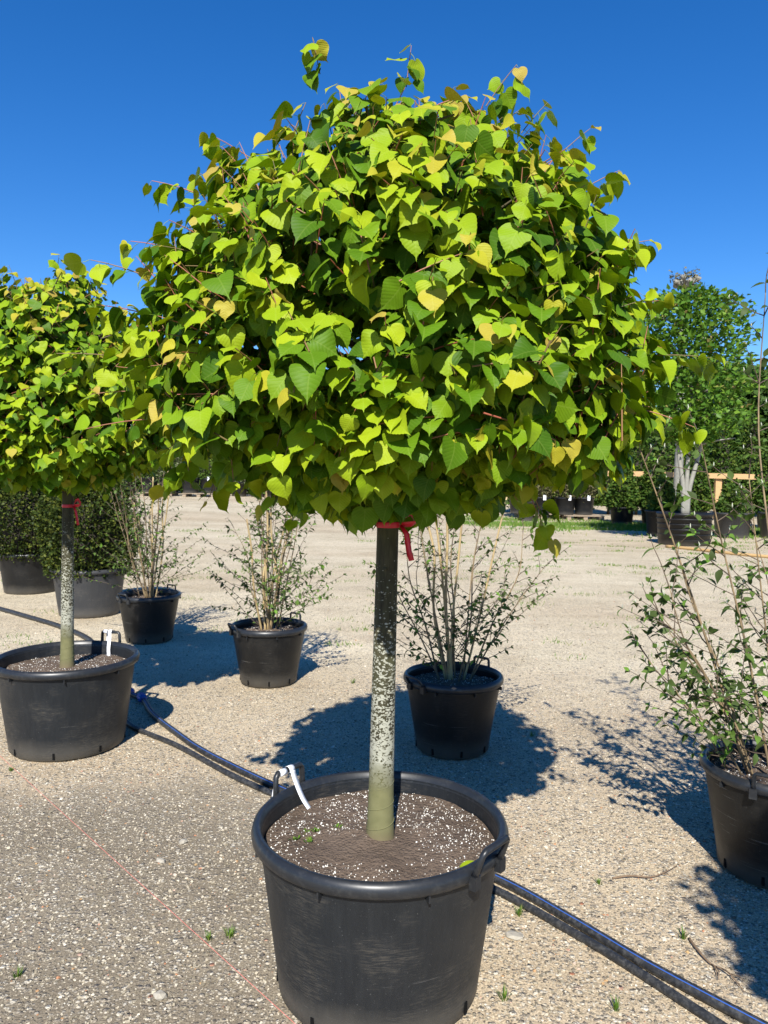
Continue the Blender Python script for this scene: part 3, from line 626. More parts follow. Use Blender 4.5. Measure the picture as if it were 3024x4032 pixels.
# ------------------------------------------------------------------ shrubs in tubs
def small_leaf(seed):
    r = random.Random(seed); f = r.uniform(.1, .3); dr = r.uniform(.2, .5)
    prof = [(0, .0), (.15, .16), (.38, .27), (.62, .22), (.84, .09), (1, 0)]
    V = []; T = []
    for (y, x) in prof:
        z = -dr * y * y; V += [(-x, y, z + x * f), (0, y, z), (x, y, z + x * f)]
    for i in range(5):
        a = i * 3; T += [(a, a + 1, a + 4), (a, a + 4, a + 3), (a + 1, a + 2, a + 5), (a + 1, a + 5, a + 4)]
    return np.array(V), np.array(T)
SL = [small_leaf(i) for i in range(5)]
SL_MESH = [np_mesh('shrub_leaf', v, t, M['shrub_leaf'], uv=np.zeros((len(v), 2))) for v, t in SL]
def shrub(loc, z0, seed, label, stems, twig_every=.07, leafsize=.036, reach=1.25, leaf_cap=300, bud=False, yaw=0, low=22):
    r = random.Random(seed); e = empty('shrub', loc, label, 'shrub', 'leafy shrubs growing in tubs', yaw); leaves = []; side_tw = MB(); buds = MB()
    def twig(p, d, L):
        pts = [p]; q = p.copy(); dd = d.copy(); n_ = max(3, int(L / .035))
        for i in range(n_):
            dd = (dd + Vector((r.gauss(0, .10), r.gauss(0, .10), r.gauss(.03, .07)))).normalized(); q = q + dd * L / n_; pts.append(q.copy())
        side_tw.tube(pts, list(np.linspace(.0026, .0012, len(pts))), 4, cap=False)
        for i in range(1, len(pts)):
            t = (pts[i] - pts[i-1]).normalized(); s = t.cross(Vector((0, 0, 1)) if i % 2 else Vector((r.gauss(0, 1), r.gauss(0, 1), .3))).normalized()
            if i < len(pts) * .25 and r.random() < .6: continue
            for sg in (-1, 1):
                if r.random() < .26: continue
                d_ = (s * sg * .75 + t * .55 + Vector((0, 0, r.uniform(-.6, .15)))).normalized(); leaves.append((pts[i], d_, leafsize * r.uniform(.55, 1.25) * (.75 if i == len(pts) - 1 else 1)))
        if r.random() < .8: leaves.append((pts[-1], (dd + Vector((0, 0, .2))).normalized(), leafsize * .6))
        if bud: buds.tube([pts[-1], pts[-1] + Vector((r.gauss(0, .003), r.gauss(0, .003), .008)), pts[-1] + Vector((0, 0, .019))], [.0018, .0026, .0006], 5)
    for si, (ax, ay, H, rad, cane) in enumerate(stems):
        b0 = Vector((r.uniform(-.085, .085), r.uniform(-.07, .07), 0)); b0.x = b0.x * .4 + ax * .16; b0.y = b0.y * .5 + ay * .12
        top = b0 + Vector((ax * H, ay * H, H)); k1 = b0 + (top - b0) * .35 + Vector((r.gauss(0, .015), r.gauss(0, .015), .02)); k2 = b0 + (top - b0) * .7 + Vector((r.gauss(0, .02), r.gauss(0, .02), .01))
        c = curve([b0 + Vector((0, 0, -.03)), k1, k2, top], 6); m = MB(); tip = .72 if cane else .3
        m.tube(c, list(np.linspace(rad, rad * tip, len(c))), 7); m.build('stem', M['cane'] if cane else M['stem'], e)
        L = (top - b0).length; n_ = int(L / twig_every)
        for i in range(n_):
            t = (i + r.random()) / n_
            if t < .12 or (cane and r.random() < .45): continue
            q = c[min(len(c) - 1, int(t * (len(c) - 1)))]; a = r.uniform(0, 2 * math.pi); up = r.uniform(.25, 1.1)
            d = (Vector((math.cos(a), math.sin(a), up)) + Vector((ax, ay, 0)) * 1.5).normalized(); twig(q, d, r.uniform(.06, .26) * reach * (1.15 - .5 * t))
        if not cane:
            twig(top, (top - k2).normalized(), r.uniform(.08, .2))
    for i in range(low):                                # low spreading shoots
        a = r.uniform(0, 2 * math.pi); p = Vector((math.cos(a) * .06, math.sin(a) * .06, r.uniform(.02, .35))); twig(p, Vector((math.cos(a), math.sin(a), r.uniform(.1, .7))).normalized(), r.uniform(.3, .55) * reach)
    if len(side_tw.v): tag(side_tw.build('twigs', M['shrub_twig'], e), kind='stuff')
    if bud and len(buds.v): tag(buds.build('buds', M['shrub_bud'], e), kind='stuff')
    P = np.array([l[0] for l in leaves]); D = np.array([l[1] for l in leaves]); s = np.array([l[2] for l in leaves]); g = np.random.default_rng(seed)
    A = frame(D, np.array([0, 0, 1.]) + g.normal(size=D.shape) * .45); var = g.integers(0, 5, len(s))
    u, v, dep = project(P + np.array(loc)); vis = s / dep * ((u > -5) & (u < 773) & (v > 0) & (v < 1024)) * (1 + .001 * g.random(len(s)))
    order = np.argsort(-vis); pick = set(order[:leaf_cap].tolist())
    for i in pick:
        o = link('leaf', SL_MESH[var[i]], e); o.matrix_local = Matrix.Translation(P[i].tolist()) @ Matrix((A[i] * s[i]).tolist()).to_4x4()
    rest = np.array([i for i in range(len(s)) if i not in pick], int)
    if len(rest):
        Vs, Ts, off = [], [], 0
        for k in range(5):
            idx = rest[var[rest] == k]
            if not len(idx): continue
            V, T = scatter(SL[k][0], SL[k][1], A[idx] * s[idx][:, None, None], P[idx]); Vs.append(V); Ts.append(T + off); off += len(V)
        V = np.concatenate(Vs); tag(link('foliage', np_mesh('foliage', V, np.concatenate(Ts), M['shrub_leaf'], uv=np.zeros((len(V), 2))), e), kind='stuff')
def stem_set(seed, n, spread, hmin, hmax, canes, rad=.0065):
    r = random.Random(seed); out = []
    for i in range(n):
        a = r.uniform(0, 2 * math.pi); q = spread * r.random() ** .7; cane = i < canes
        out.append((q * math.cos(a) * (.55 if cane else 1), q * math.sin(a) * (.55 if cane else 1), r.uniform(hmin, hmax) * (1.08 if cane else 1), rad * (1.2 if cane else r.uniform(.55, 1)), cane))
    return out
SZ = .368
shrub(PC + Vector((0, 0, SZ)), SZ, 31, 'shrub with pale canes left of the large linden trunk', stem_set(1, 16, .42, .7, 1.05, 6))
shrub(PD + Vector((0, 0, SZ)), SZ, 32, 'shrub with dark straight canes right behind the large linden trunk', [(-.26, .05, .75, .006, False), (-.20, -.05, .95, .0065, False), (-.17, .0, 1.0, .008, True), (-.10, .05, .95, .0075, True), (-.05, -.05, 1.06, .0085, True), (.02, .05, .9, .006, False), (.06, 0, .95, .0075, True), (.12, -.05, .85, .006, False), (.22, .0, 1.0, .0065, True), (.36, .05, .8, .0055, False), (.65, .0, .62, .005, False), (-.5, .1, .6, .005, False), (.15, .3, .9, .005, False), (-.1, .3, .9, .005, False)], leafsize=.033)
shrub(PF + Vector((0, 0, SZ)), SZ, 33, 'shrub behind the left linden tub, beside the clipped yew', stem_set(3, 16, .34, .75, 1.1, 6), leafsize=.034)
shrub(PE + Vector((0, 0, SZ)), SZ, 35, 'tall shrub with one long upright shoot at the right edge', [(-.005, .1, 1.85, .0062, False), (-.36, .05, 1.30, .0058, False), (-.25, .0, 1.26, .0055, False), (-.13, .0, 1.12, .0048, False), (-.62, .1, .55, .005, False), (-.75, .2, .45, .0045, False), (-.5, -.1, .72, .005, False), (-.30, .2, .85, .006, False), (.05, .0, 1.0, .005, False), (.15, .1, 1.1, .005, False), (.3, -.1, .9, .005, False), (-.8, .0, .38, .004, False), (-.66, -.1, .62, .0045, False), (0, .3, .9, .005, False), (-.05, -.2, .9, .006, False), (.35, .25, .9, .005, False)], twig_every=.062, leafsize=.045, bud=True, reach=1.15, low=12)

# ------------------------------------------------------------------ foliage masses: yews, thujas, background trees
DIA_V = np.array([(0, 0, 0), (.34, .45, .06), (0, 1, -.10), (-.34, .45, .06)], float); DIA_T = np.array([(0, 1, 2), (0, 2, 3)])
def mass(parent, mat, k, shape, size, seed, lump=.12, up=.3, name='foliage', fill=.55):
    """k leaf faces through a lumpy solid; shape(q) -> (z, radius_x, radius_y)"""
    g = np.random.default_rng(seed); th = g.uniform(0, 2 * math.pi, k); q = g.random(k); Z, RX, RY = shape(q)
    f = 1 - fill * g.random(k) ** 2.2
    for i in range(k): f[i] *= 1 + lump * noise.noise((math.cos(th[i]) * 2.5 + seed, math.sin(th[i]) * 2.5, Z[i] * 2.2)) + lump * .7 * noise.noise((math.cos(th[i]) * 7 + seed, math.sin(th[i]) * 7, Z[i] * 6))
    P = np.stack([RX * f * np.cos(th), RY * f * np.sin(th), Z + g.normal(size=k) * size * .5], -1)
    D = norm(np.stack([np.cos(th), np.sin(th), np.full(k, up)], -1) + g.normal(size=(k, 3)) * .6)
    N = norm(np.stack([np.cos(th) * .7, np.sin(th) * .7, np.full(k, .6)], -1) + g.normal(size=(k, 3)) * .6)
    s = size * g.uniform(.6, 1.3, k); V, T = scatter(DIA_V, DIA_T, frame(D, N) * s[:, None, None], P)
    return tag(link(name, np_mesh(name, V, T, mat, uv=np.zeros((len(V), 2))), parent), kind='stuff')
def core(parent, mat, zs, n=18, name='inner_wood'):
    m = MB(); m.lathe([(max(.005, r), z) for z, r in zs], n, wob=.03); return m.build(name, mat, parent)
def dome(z0, z1, r, base=.6, p=2.2):
    def f(q):
        t = q ** .9; z = z0 + (z1 - z0) * t; k = np.where(t < .35, base + (1 - base) * np.sqrt(np.clip(t / .35, 0, 1)), np.clip(1 - ((t - .35) / .65) ** p, 0, 1) ** .5 * 1.0)
        return z, r * k, r * k
    return f
def cone(z0, z1, r):
    def f(q):
        t = 1 - np.sqrt(1 - q * .985); z = z0 + (z1 - z0) * t; k = np.clip(1.0 - t, .03, 1) ** .75 * np.clip(.7 + t * 2, 0, 1); return z, r * k, r * k
    return f
def bush(name, loc, label, cat, group, mat, shape, k, size, seed, zs, trunk=None, **kw):
    e = empty(name, loc, label, cat, group); mass(e, M[mat], k, shape, size, seed, **kw)
    if zs: core(e, M['dark_trunk'], zs)
    if trunk:
        m = MB(); m.tube([(0, 0, trunk[0]), (0.01, 0, (trunk[0] + trunk[1]) / 2), (0, 0, trunk[1])], [trunk[2], trunk[2] * .8, trunk[2] * .5], 10); m.build('trunk', M[trunk[3] if len(trunk) > 3 else 'dark_trunk'], e)
    return e
Z0 = .44
bush('yew_bush', PG + Vector((0, 0, Z0)), 'clipped yew in the sunlit grey tub behind the left linden', 'yew', 'clipped yews in tubs', 'yew', dome(-.03, 1.0, .47, .72), 18000, .036, 41, [(-.02, .2), (.2, .30), (.6, .26), (.85, .10), (.9, .01)], (-.04, .2, .03), lump=.3)
bush('yew_bush', PH + Vector((0, 0, Z0)), 'rounded yew in the black tub near the left edge', 'yew', 'clipped yews in tubs', 'yew', dome(-.03, 1.05, .56, .62), 18000, .038, 42, [(-.02, .2), (.2, .36), (.6, .32), (.85, .12), (.95, .01)], (-.04, .2, .03), lump=.28)
bush('yew_bush', PI_ + Vector((0, 0, Z0)), 'dark yew in the farthest tub at the left edge', 'yew', 'clipped yews in tubs', 'yew', dome(-.03, 1.0, .5, .7), 6000, .05, 43, [(-.02, .2), (.2, .36), (.6, .3), (.9, .01)], (-.04, .2, .03))

# ------------------------------------------------------------------ pipes, string, roots, tufts
def pipe(name, pts, r, label, cat='pipe', mat='pipe', stripe=None, z=None):
    c = curve([(x, y, (r if z is None else z) + ground_z(x, y)) for x, y in pts], 8); e = empty(name, (pts[0][0], pts[0][1], 0), label, cat); e.location = (0, 0, 0)
    m = MB(); m.tube(c, r, 16); b = m.build('tube', M[mat], e)
    if stripe is not None:
        s = MB(); q = []
        for i, p in enumerate(c):
            t = (c[min(i + 1, len(c) - 1)] - c[max(i - 1, 0)]).normalized(); sd = t.cross(Vector((0, 0, 1))).normalized(); q.append(p + (sd * math.cos(stripe) + Vector((0, 0, 1)) * math.sin(stripe)) * (r - .0018))
        s.tube(q, .0026, 6); s.build('blue_stripe', M['stripe'], b)
    return e
pipe('water_pipe', [(-1.80, 5.08), (-1.69, 5.0), (-1.53, 4.85), (-1.37, 4.55), (-1.138, 4.225), (-.93, 3.96), (-.61, 3.635), (-.35, 3.40), (.05, 3.06), (.427, 2.735), (.64, 2.48), (.825, 2.235), (1.05, 1.98), (1.3, 1.7)], .0165, 'thick black pipe with blue stripe running past the large tub', stripe=1.15)
pipe('water_pipe', [(-1.62, 4.56), (-1.497, 4.427), (-1.389, 4.3), (-1.085, 4.04), (-.74, 3.675), (-.50, 3.455), (-.30, 3.28), (.03, 2.99), (.40, 2.675), (.64, 2.40), (.755, 2.25), (.911, 2.024), (1.15, 1.68)], .0135, 'thinner plain black pipe beside the striped pipe', stripe=None)
pipe('water_pipe', [(-4.6, 8.4), (-3.962, 7.891), (-3.443, 7.449), (-3.0, 7.06), (-2.5, 6.5), (-2.0, 5.6)], .022, 'black pipe on the ground behind the left linden tub')
def fitting(loc, d, label):
    e = empty('pipe_fitting', loc, label, 'fitting', 'blue pipe fittings'); d = Vector(d).normalized(); m = MB()
    m.tube([-d * .036, -d * .034, d * .03, d * .036], [.024, .027, .025, .021], 16); b = m.build('nut', M['blue'], e)
    s = d.orthogonal().normalized(); t = d.cross(s)
    for k in range(10):
        a = k * .628; q = (s * math.cos(a) + t * math.sin(a)) * .0265; n_ = MB(); n_.tube([q - d * .028, q + d * .024], .0028, 5); n_.build('grip_rib', M['blue'], b)
fitting((-1.535, 4.855, .027), (.5, -.85, 0), 'blue pipe fitting on the striped pipe beside the left tub')
fitting((-1.665, 4.985, .027), (.85, -.5, 0), 'blue pipe fitting half hidden behind the left tub')
e = pipe('string_line', [(-2.4, 4.36), (-1.957, 3.875), (-1.038, 2.875), (-.60, 2.40), (-.247, 2.016), (.0, 1.75)], 0.0009, 'thin red string line stretched over the dark gravel', 'string', 'string', z=.012)
def root(pts, r, label, forks):
    e = empty('root', (0, 0, 0), label, 'root', 'dry roots lying on the gravel'); m = MB(); c = curve([(x, y, z) for x, y, z in pts], 6)
    m.tube(c, list(np.linspace(r, r * .3, len(c))), 6); st = m.build('main_root', M['root'], e)
    for i, (k, dx, dy) in enumerate(forks):
        p = c[k]; f = MB(); f.tube([p, p + Vector((dx * .5 + .006, dy * .5, .004)), p + Vector((dx, dy, -.002))], [r * .5, r * .4, r * .15], 5); f.build('rootlet', M['root'], e)
root([(.86, 2.765, .006), (.93, 2.772, .012), (1.004, 2.772, .008), (1.07, 2.80, .014), (1.135, 2.86, .006)], .0042, 'thin dry root lying right of the large tub', [(9, .02, .03), (16, .03, -.02)])
root([(1.0, 2.40, .006), (1.0, 2.33, .012), (1.015, 2.27, .008), (1.045, 2.225, .014), (1.06, 2.15, .006)], .0045, 'dry forked root near the bottom right corner', [(12, -.004, -.05), (14, -.02, -.06), (19, .03, -.03), (16, .012, -.055)])
def tuft(loc, h, n, seed, label):
    g = np.random.default_rng(seed); V = []; T = []
    for i in range(n):
        a = g.uniform(0, 6.28); b = np.array([math.cos(a), math.sin(a), 0]) * g.uniform(0, .012); d = np.array([math.cos(a), math.sin(a), 0]) * g.uniform(.2, .9); s = np.array([-math.sin(a), math.cos(a), 0]) * .0016; H = h * g.uniform(.5, 1.1); k = len(V)
        m = b + d * H * .35 + np.array([0, 0, H * .6]); t = b + d * H * .9 + np.array([0, 0, H * .92]); V += [b - s, b + s, m - s * .8, m + s * .8, t]; T += [(k, k + 1, k + 3), (k, k + 3, k + 2), (k + 2, k + 3, k + 4)]
    o = link('grass_tuft', np_mesh('grass_tuft', np.array(V), np.array(T), M['grass'], uv=np.zeros((len(V), 2)))); o.location = (*loc, 0)
    tag(o, label, 'grass tuft', 'small grass tufts in the gravel')
for i, (p, h, l) in enumerate([((-.543, 2.373), .035, 'grass tuft right under the red string'), ((-.477, 2.387), .04, 'grass tuft between the red string and the large tub'), ((-1.061, 2.185), .035, 'grass tuft at the bottom left corner'), ((-1.819, 3.712), .03, 'grass tuft below the left linden tub by the left edge'),
    ((.985, 2.41), .05, 'grass tuft beside the forked root at lower right'), ((.475, 2.527), .045, 'grass tuft between the large tub and the striped pipe'), ((.359, 2.112), .045, 'grass tuft at the bottom right foot of the large tub'), ((.665, 2.075), .05, 'grass tuft in front of the pipes at the bottom edge'), ((.804, 2.735), .03, 'low grass tuft at the end of the thin dry root'), ((-.204, 5.345), .05, 'grass tuft left of the large linden trunk, in front of its shadow'), ((.62, 4.62), .05, 'grass tuft right of the shaded shrub tub'), ((.86, 4.30), .045, 'grass tuft at the right end of the linden shadow')]):
    tuft(p, h * .75, 26, 60 + i, l)
for i, (x, y) in enumerate([(-.245, -.02), (-.20, -.03), (-.19, .03), (-.13, .06), (-.22, .02), (-.235, -.20)]):
    g = np.random.default_rng(300 + i); V = []; T = []
    for j in range(16):
        a = g.uniform(0, 6.28); d = np.array([math.cos(a), math.sin(a), g.uniform(.5, 1.6)]); d /= np.linalg.norm(d); L = g.uniform(.006, .018); s = np.array([-math.sin(a), math.cos(a), 0]) * .003; b = g.normal(size=3) * .006 * np.array([1, 1, .2]); k = len(V); V += [b, b + d * L * .6 - s, b + d * L, b + d * L * .6 + s]; T += [(k, k + 1, k + 2), (k, k + 2, k + 3)]
    o = link('weed', np_mesh('weed', np.array(V), np.array(T), M['grass'], uv=np.zeros((len(V), 2)))); o.location = (MAIN.x + x, MAIN.y + y, .425)
    tag(o, 'tiny weed on the soil of the large tub, ' + ['leftmost by the tag', 'in front of the tag end', 'below the tag end', 'nearest the trunk', 'amid the cluster', 'alone at front left'][i], 'weed', 'tiny weeds on the soil')
o = link('fallen_leaf', LEAF_MESH[(2, 1)]); o.matrix_world = Matrix.Translation((.235, 2.0, .435)) @ Matrix.Rotation(-.9, 4, 'Z') @ Matrix.Rotation(.25, 4, 'X') @ Matrix.Scale(.06, 4); tag(o, 'fallen green leaf on the soil beside the right handle', 'leaf')
def weeds():
    g = np.random.default_rng(77); V = []; T = []
    def cl(x, y, n, h, sp):
        z = ground_z(x, y)
        for i in range(n):
            a = g.uniform(0, 6.28); bx = x + g.normal() * sp; by = y + g.normal() * sp * .6; H = h * g.uniform(.4, 1.2); k = len(V); s = .0035 if y < 12 else .008
            V.extend([(bx - s, by, z), (bx + s, by, z), (bx + math.cos(a) * H * .6, by + math.sin(a) * H * .6, z + H)]); T.append((k, k + 1, k + 2))
    for i in range(260):
        y = g.uniform(6, 17); x = g.uniform(-.6, .62) * y * .9
        if abs(noise.noise((x * .5, y * .25, 3))) < .12 or x > 1: cl(x, y, int(g.integers(10, 40)), .035, .06 + .006 * y)
    return V, T
V, T = weeds(); tag(link('weeds', np_mesh('weeds', np.array(V), np.array(T), M['grass'], uv=np.zeros((len(V), 2)))), 'low sparse weeds across the pale gravel yard', 'weeds', kind='stuff')
def far_grass():
    g = np.random.default_rng(78); k = 26000; x = g.uniform(2.0, 16, k); y = 21.6 - .42 * (x - 4) + g.normal(size=k) * .9 + g.uniform(-.6, 2.2, k)
    keep = np.array([noise.noise((a * .8, b * .8, 5)) > -.12 for a, b in zip(x, y)]); x, y = x[keep], y[keep]; k = len(x); a = g.uniform(0, 6.28, k); H = g.uniform(.03, .11, k)
    P = np.stack([x, y, np.zeros(k)], -1); s = np.zeros((k, 3)); s[:, 0] = .012; t = np.stack([np.cos(a) * H * .5, np.sin(a) * H * .5, H], -1)
    V = np.stack([P - s, P + s, P + t], 1).reshape(-1, 3); T = np.arange(k * 3).reshape(-1, 3)
    tag(link('grass', np_mesh('grass', V, T, M['grass'], uv=np.zeros((len(V), 2)))), 'strip of short grass in front of pallets and fence', 'grass', kind='stuff')
far_grass()

# ------------------------------------------------------------------ background of the yard
def pallet(loc, rz, label):
    e = empty('pallet', loc, label, 'pallet', 'wooden pallets at the back of the yard', rz)
    for k in range(7): m = MB(); m.box((0, -.52 + k * .173, .132), (1.2, .12, .022)); m.build('deck_board', M['pallet'], e)
    for x in (-.53, 0, .53):
        m = MB(); m.box((x, 0, .110), (.11, 1.1, .020)); m.build('stringer_board', M['pallet'], e)
        for y in (-.5, 0, .5): m = MB(); m.box((x, y, .061), (.13, .1, .078)); m.build('block', M['pallet'], e)
        m = MB(); m.box((x, 0, .011), (.11, 1.1, .020)); m.build('bottom_board', M['pallet'], e)
def far_pot(loc, r, h, label, mat='pot_b', tagged=False, group='tubs at the back of the yard'):
    e = empty('plant_pot', loc, label, 'plant pot', group); m = MB()
    m.lathe([(.01, .003), (r * .80, .003), (r * .82, .02), (r * .94, h - .05), (r, h - .045), (r, h - .01), (r * .95, h), (r * .91, h - .01), (r * .90, h - .06)], 36); m.build('body', M[mat], e)
    s = MB(); s.lathe([(.005, h - .045), (r * .5, h - .05), (r * .9, h - .055)], 24); s.build('soil', M['soil'], e)
    if tagged: t = MB(); t.box((.2 * r, -r * 1.0, h - .01), (.09, .012, .16)); t.build('tag', M['tagwhite'], e)
    return e
PAL = (5.35, 25.1)
pallet((5.0, 25.0, 0), .0, 'wooden pallet carrying tubs at the back right'); pallet((6.35, 24.8, 0), .05, 'wooden pallet at the back right, right half of the pair')
for i, (x, y, l, tg) in enumerate([(4.45, 25.35, 'leftmost tub on the back right pallets', 0), (5.05, 24.85, 'second tub from the left on the back right pallets', 1), (5.85, 24.85, 'third tub from the left on the back right pallets', 1), (6.5, 25.0, 'rightmost tub on the back right pallets, with white tag', 1)]):
    far_pot((x, y, .144), .34, .56, l, 'pot', bool(tg)); bush('potted_conifer', (x, y, .66), 'brownish bushy conifer in the ' + l, 'conifer', 'brownish conifers on pallets', 'brownleaf', dome(0, 1.35, .42, .6), 1800, .09, 100 + i, None, (-.02, .9, .03))
far_pot((4.35, 23.6, 0), .27, .62, 'light grey tub standing left before the back right pallets', 'pot_grey'); bush('potted_shrub', (4.35, 23.6, .56), 'pale sparse shrub in the light grey tub', 'shrub', None, 'greyleaf', dome(0, .6, .25, .6), 500, .07, 110, None, (-.02, .4, .02))
fr = [(4.3, 26.2, 1.47), (8.2, 25.6, 1.49), (14.5, 24.8, 1.40)]
e = empty('timber_fence', (4.3, 26.2, 0), 'timber rail fence with square posts at the back right', 'fence')
for a, b in zip(fr[:-1], fr[1:]):
    a = Vector(a) - e.location; b = Vector(b) - e.location; d = b - a; m = MB(); M3 = d.to_track_quat('X', 'Z').to_matrix(); m.box((a + b) / 2, (d.length - .01, .07, .17), rot=M3); m.build('rail', M['timber'], e)
for p in [(4.56, 26.30), (11.0, 25.38), (14.4, 24.95)]:
    m = MB(); m.box((p[0] - e.location.x, p[1] - e.location.y + .0, .76), (.2, .14, 1.52 if p[0] < 9 else 1.46)); m.build('post', M['timber'], e)
for i in range(13):                                     # thujas in tubs behind and before the rail
    x = 4.2 + i * .98; y = 28.2 - (x - 4) * .09; o_ = ['first', 'second', 'third', 'fourth', 'fifth', 'sixth', 'seventh', 'eighth', 'ninth', 'tenth', 'eleventh', 'twelfth', 'thirteenth'][i]
    bush('thuja', (x, y, 0), o_ + ' green thuja column from the left in the row behind the rail', 'thuja', 'thuja row behind the timber rail', 'thuja', cone(.35, 4.0 + .5 * math.sin(i * 2.1), .62), 4200, .13, 130 + i, [(.3, .2), (.8, .38), (2.0, .30), (3.3, .05)], (0, .5, .06), lump=.2)
for i, (x, y, h, r) in enumerate([(7.0, 22.6, 1.75, .46), (7.85, 22.4, 1.8, .46), (8.75, 21.7, 1.9, .5), (10.7, 21.3, 2.1, .55)]):
    l = ['browned thuja right of the pallets', 'thuja before the rail, second from the pallets', 'thuja before the rail, left of the square post', 'thuja before the rail, nearest the right edge'][i]
    far_pot((x, y, 0), .36, .52, 'dark tub of the ' + l); bush('thuja', (x, y, .46), l, 'thuja', 'thujas before the timber rail', 'thuja', cone(0, h, r), 3600, .10, 150 + i, [(.1, .15), (.5, .28), (1.2, .12), (1.5, .01)], (-.02, .3, .05), lump=.2)
far_pot((6.75, 18.6, 0), .42, .62, 'black tub left of the biggest container at the back', 'pot_b'); far_pot((7.35, 20.2, 0), .40, .6, 'black tub behind the biggest container, left side', 'pot_b')
far_pot((8.35, 18.4, 0), .45, .60, 'grey sunlit tub right of the biggest container', 'pot_grey'); far_pot((9.4, 18.3, 0), .45, .62, 'grey tub at the back nearest the right edge', 'pot_grey')
for i, (x, y, z, r, l) in enumerate([(6.75, 18.6, .56, .35, 'dark conifer left of the biggest container'), (7.35, 20.2, .54, .4, 'dark conifer behind the biggest container'), (8.35, 18.4, .54, .38, 'conifer in the grey sunlit tub'), (9.4, 18.3, .56, .42, 'conifer in the grey tub nearest the right edge')]):
    bush('potted_conifer', (x, y, z), l, 'conifer', 'conifers in tubs at the back', 'thuja', cone(0, .9 if i < 3 else 1.3, r), 2200, .09, 170 + i, [(.05, .12), (.4, .2), (.7, .02)], (-.02, .3, .04), lump=.2)
# multi-stemmed hornbeam in a big container
def hornbeam():
    x, y = 6.52, 16.4; e0 = empty('container', (x - .1, y, 0), 'biggest black container at the back, carrying a multi-stemmed tree', 'plant pot'); m = MB()
    m.lathe([(.01, .003), (.50, .003), (.52, .02), (.555, .62), (.575, .63), (.575, .68), (.54, .685), (.53, .62)], 48, wob=.01); m.build('body', M['pot_b'], e0); s = MB(); s.lathe([(.005, .66), (.3, .64), (.53, .62)], 24); s.build('soil', M['soil'], e0)
    for k in range(5): q = MB(); q.lathe([(.522 + .0095 * k * 1.1, .1 + .11 * k), (.530 + .0095 * k * 1.1, .115 + .11 * k), (.524 + .0095 * k * 1.1, .13 + .11 * k)], 48); q.build('band', M['pot_b'], e0)
    e = empty('hornbeam_tree', (x - .1, y, .62), 'multi-stemmed tree with tall leafy crown at the back right', 'tree')
    for i, (px, top) in enumerate(((-.16, 3.6), (.30, 3.8), (.06, 3.4))):
        m = MB(); c = curve([(px * .15, 0, 0), (px * .3, 0, .6), (px, .05, 1.4), (px * 1.3, .05, 2.4), (px * 1.5, 0, top)], 5); m.tube(c, list(np.linspace(.058, .02, len(c))), 10); m.build('trunk', M['grey_bark'], e)
    for k in range(10):
        m = MB(); z = 1.5 + .28 * k; s = -1 if k % 2 else 1; m.tube([(s * .25, 0, z), (s * .6, .1 * (k % 3 - 1), z + .1), (s * .95, .15 * (k % 3 - 1), z + .15)], [.025, .018, .008], 6); m.build('branch', M['grey_bark'], e)
    def sq(q):
        z = 1.55 + 3.15 * q; kk = np.clip((4.75 - z) * 2.2, 0, 1) ** .5 * np.clip((z - 1.35) * 1.6, .2, 1); return z, 1.08 * kk, .75 * kk
    mass(e, M['hornbeam'], 9000, sq, .12, 201, lump=.55, fill=.95)
hornbeam()
def pollard():
    e = empty('pollarded_tree', (9.3, 24.4, 0), 'bare pollarded tree with knobbly head rising above the hornbeam', 'tree'); m = MB()
    m.tube(curve([(0, 0, 0), (.02, 0, 3), (.0, 0, 6), (.05, 0, 7.55)], 5), list(np.linspace(.15, .075, 16)), 10); m.build('trunk', M['grey_bark'], e)
    for k in range(9):
        a = k * 2.4; b = MB(); L = .28 + .05 * (k % 3); z = 7.2 + .03 * k; d = Vector((math.cos(a), math.sin(a) * .7, .55)); p = Vector((.05, 0, z)); b.tube([p, p + d * L * .6, p + d * L], [.05, .055, .06], 7); b.build('branch', M['grey_bark'], e)
        kn = MB(); V = ICO_V * .10; c = p + d * L; kn.add([c + Vector(v.tolist()) * (1 + .3 * math.sin(i * 3 + k)) for i, v in enumerate(V)], [tuple(t_) for t_ in ICO_T.tolist()]); kn.build('knob', M['grey_bark'], e)
    mass(e, M['brownleaf'], 260, lambda q: (7.35 + .45 * q, np.full_like(q, .42), np.full_like(q, .35)), .09, 210, fill=.8)
pollard()
def far_tree(x, y, z0, h, r, seed, label, mat='farleaf', k=8000, size=.34, tr=.14):
    z = ground_z(x, y); e = bush('broadleaf_tree', (x, y, z), label, 'tree', 'trees beyond the yard', mat, dome(z0, h, r, .55), k, size, seed, None, (0, h * .7, tr, 'grey_bark'), lump=.28, fill=.9); return e
for i, (x, y, z0, h, r, l) in enumerate([(15.5, 37, .8, 6.4, 2.4, 'dense tree beyond the fence near the right edge'), (18.5, 40, .8, 6.8, 2.8, 'broad tree beyond the fence at the right edge'), (11.6, 40, .8, 5.2, 2.6, 'low dense tree beyond the thujas, behind the hornbeam'), (22.0, 38, .6, 6.4, 2.8, 'tree beyond the fence just outside the right edge'), (7.4, 42, .6, 4.6, 2.4, 'low tree beyond the pallets, behind the linden crown'), (13.6, 33.5, .5, 5.4, 1.7, 'slender dark tree behind the thujas, right of the multi-stemmed tree'), (16.6, 34, .5, 5.8, 1.8, 'slender dark tree behind the thujas at the right edge')]):
    far_tree(x, y, z0, h, r, 220 + i, l)
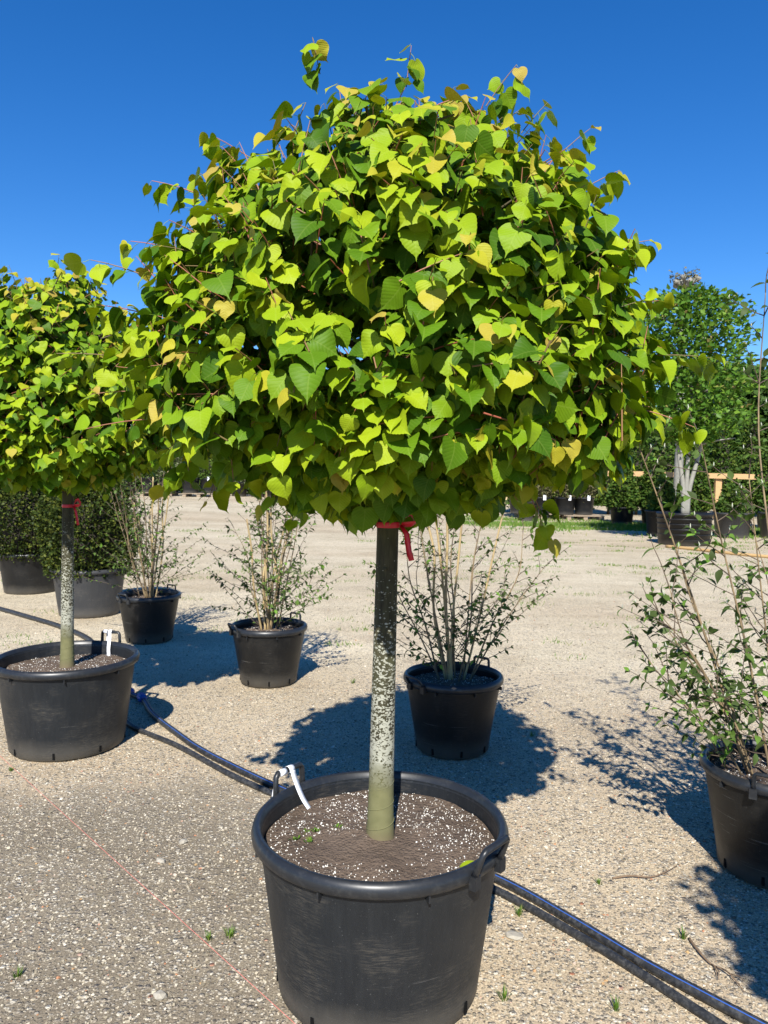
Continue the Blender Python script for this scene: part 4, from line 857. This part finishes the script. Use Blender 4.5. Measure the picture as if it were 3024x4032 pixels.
# tubs on pallets at the back left
for i, (x, y, l) in enumerate([(-8.6, 29.4, 'leftmost wooden pallet at the back left'), (-6.95, 29.2, 'wooden pallet under the tagged tub at the back left')]): pallet((x, y, ground_z(x, y)), .04, l)
BL = [(-8.95, 29.3, .144, 0), (-8.2, 29.2, .144, 0), (-7.3, 29.0, .144, 0), (-6.62, 29.0, .144, 1), (-5.7, 30.2, 0, 0), (-5.0, 30.4, 0, 0), (-4.3, 30.2, 0, 1), (-3.4, 30.4, 0, 0), (-2.5, 29.6, 0, 0), (-1.6, 30.0, 0, 1), (-.7, 29.8, 0, 0), (.4, 29.6, 0, 0), (1.5, 29.4, 0, 0), (2.6, 29.6, 0, 0), (-9.9, 29.6, 0, 0), (-10.9, 29.8, 0, 0), (-12, 29.6, 0, 0)]
for i, (x, y, dz, tg) in enumerate(BL):
    z = ground_z(x, y) + dz; o_ = ['first', 'second', 'third', 'fourth', 'fifth', 'sixth', 'seventh', 'eighth', 'ninth', 'tenth', 'eleventh', 'twelfth', 'thirteenth', 'fourteenth'][sorted(b[0] for b in BL).index(x)] if sorted(b[0] for b in BL).index(x) < 14 else ['fifteenth', 'sixteenth', 'seventeenth'][sorted(b[0] for b in BL).index(x) - 14]
    far_pot((x, y, z), .34, .56, o_ + ' dark tub from the left in the back row', 'pot' if dz else 'pot_b', bool(tg))
    bush('potted_shrub', (x, y, z + .5), 'grey green shrub in the ' + o_ + ' tub of the back row', 'shrub', 'shrubs in the back row', 'greyleaf' if i % 3 else 'thuja', dome(0, 1.1 + .3 * (i % 3), .45, .6), 1500, .09, 240 + i, None, (-.02, .9, .03))
for i in range(15):
    x = -17 + i * 1.35; y = 33 + (i % 2) * .7; o_ = 'conifer number %s' % i
    ords = ['first', 'second', 'third', 'fourth', 'fifth', 'sixth', 'seventh', 'eighth', 'ninth', 'tenth', 'eleventh', 'twelfth', 'thirteenth', 'fourteenth', 'fifteenth']
    bush('conifer', (x, y, ground_z(x, y)), ords[i] + ' dark conifer from the left behind the back row of tubs', 'conifer', 'dark conifers behind the back row', 'thuja', cone(.1, 2.9 + .4 * math.sin(i * 1.7), .9), 3000, .17, 270 + i, [(.1, .4), (.8, .6), (1.8, .3), (2.4, .02)], (0, .4, .07), lump=.2)
pipe('garden_hose', [(5.75, 15.6), (6.2, 14.9), (6.6, 14.2), (7.2, 13.6), (7.9, 13.2)], .03, 'tan hose on the ground before the biggest container', 'hose', 'hose_tan')
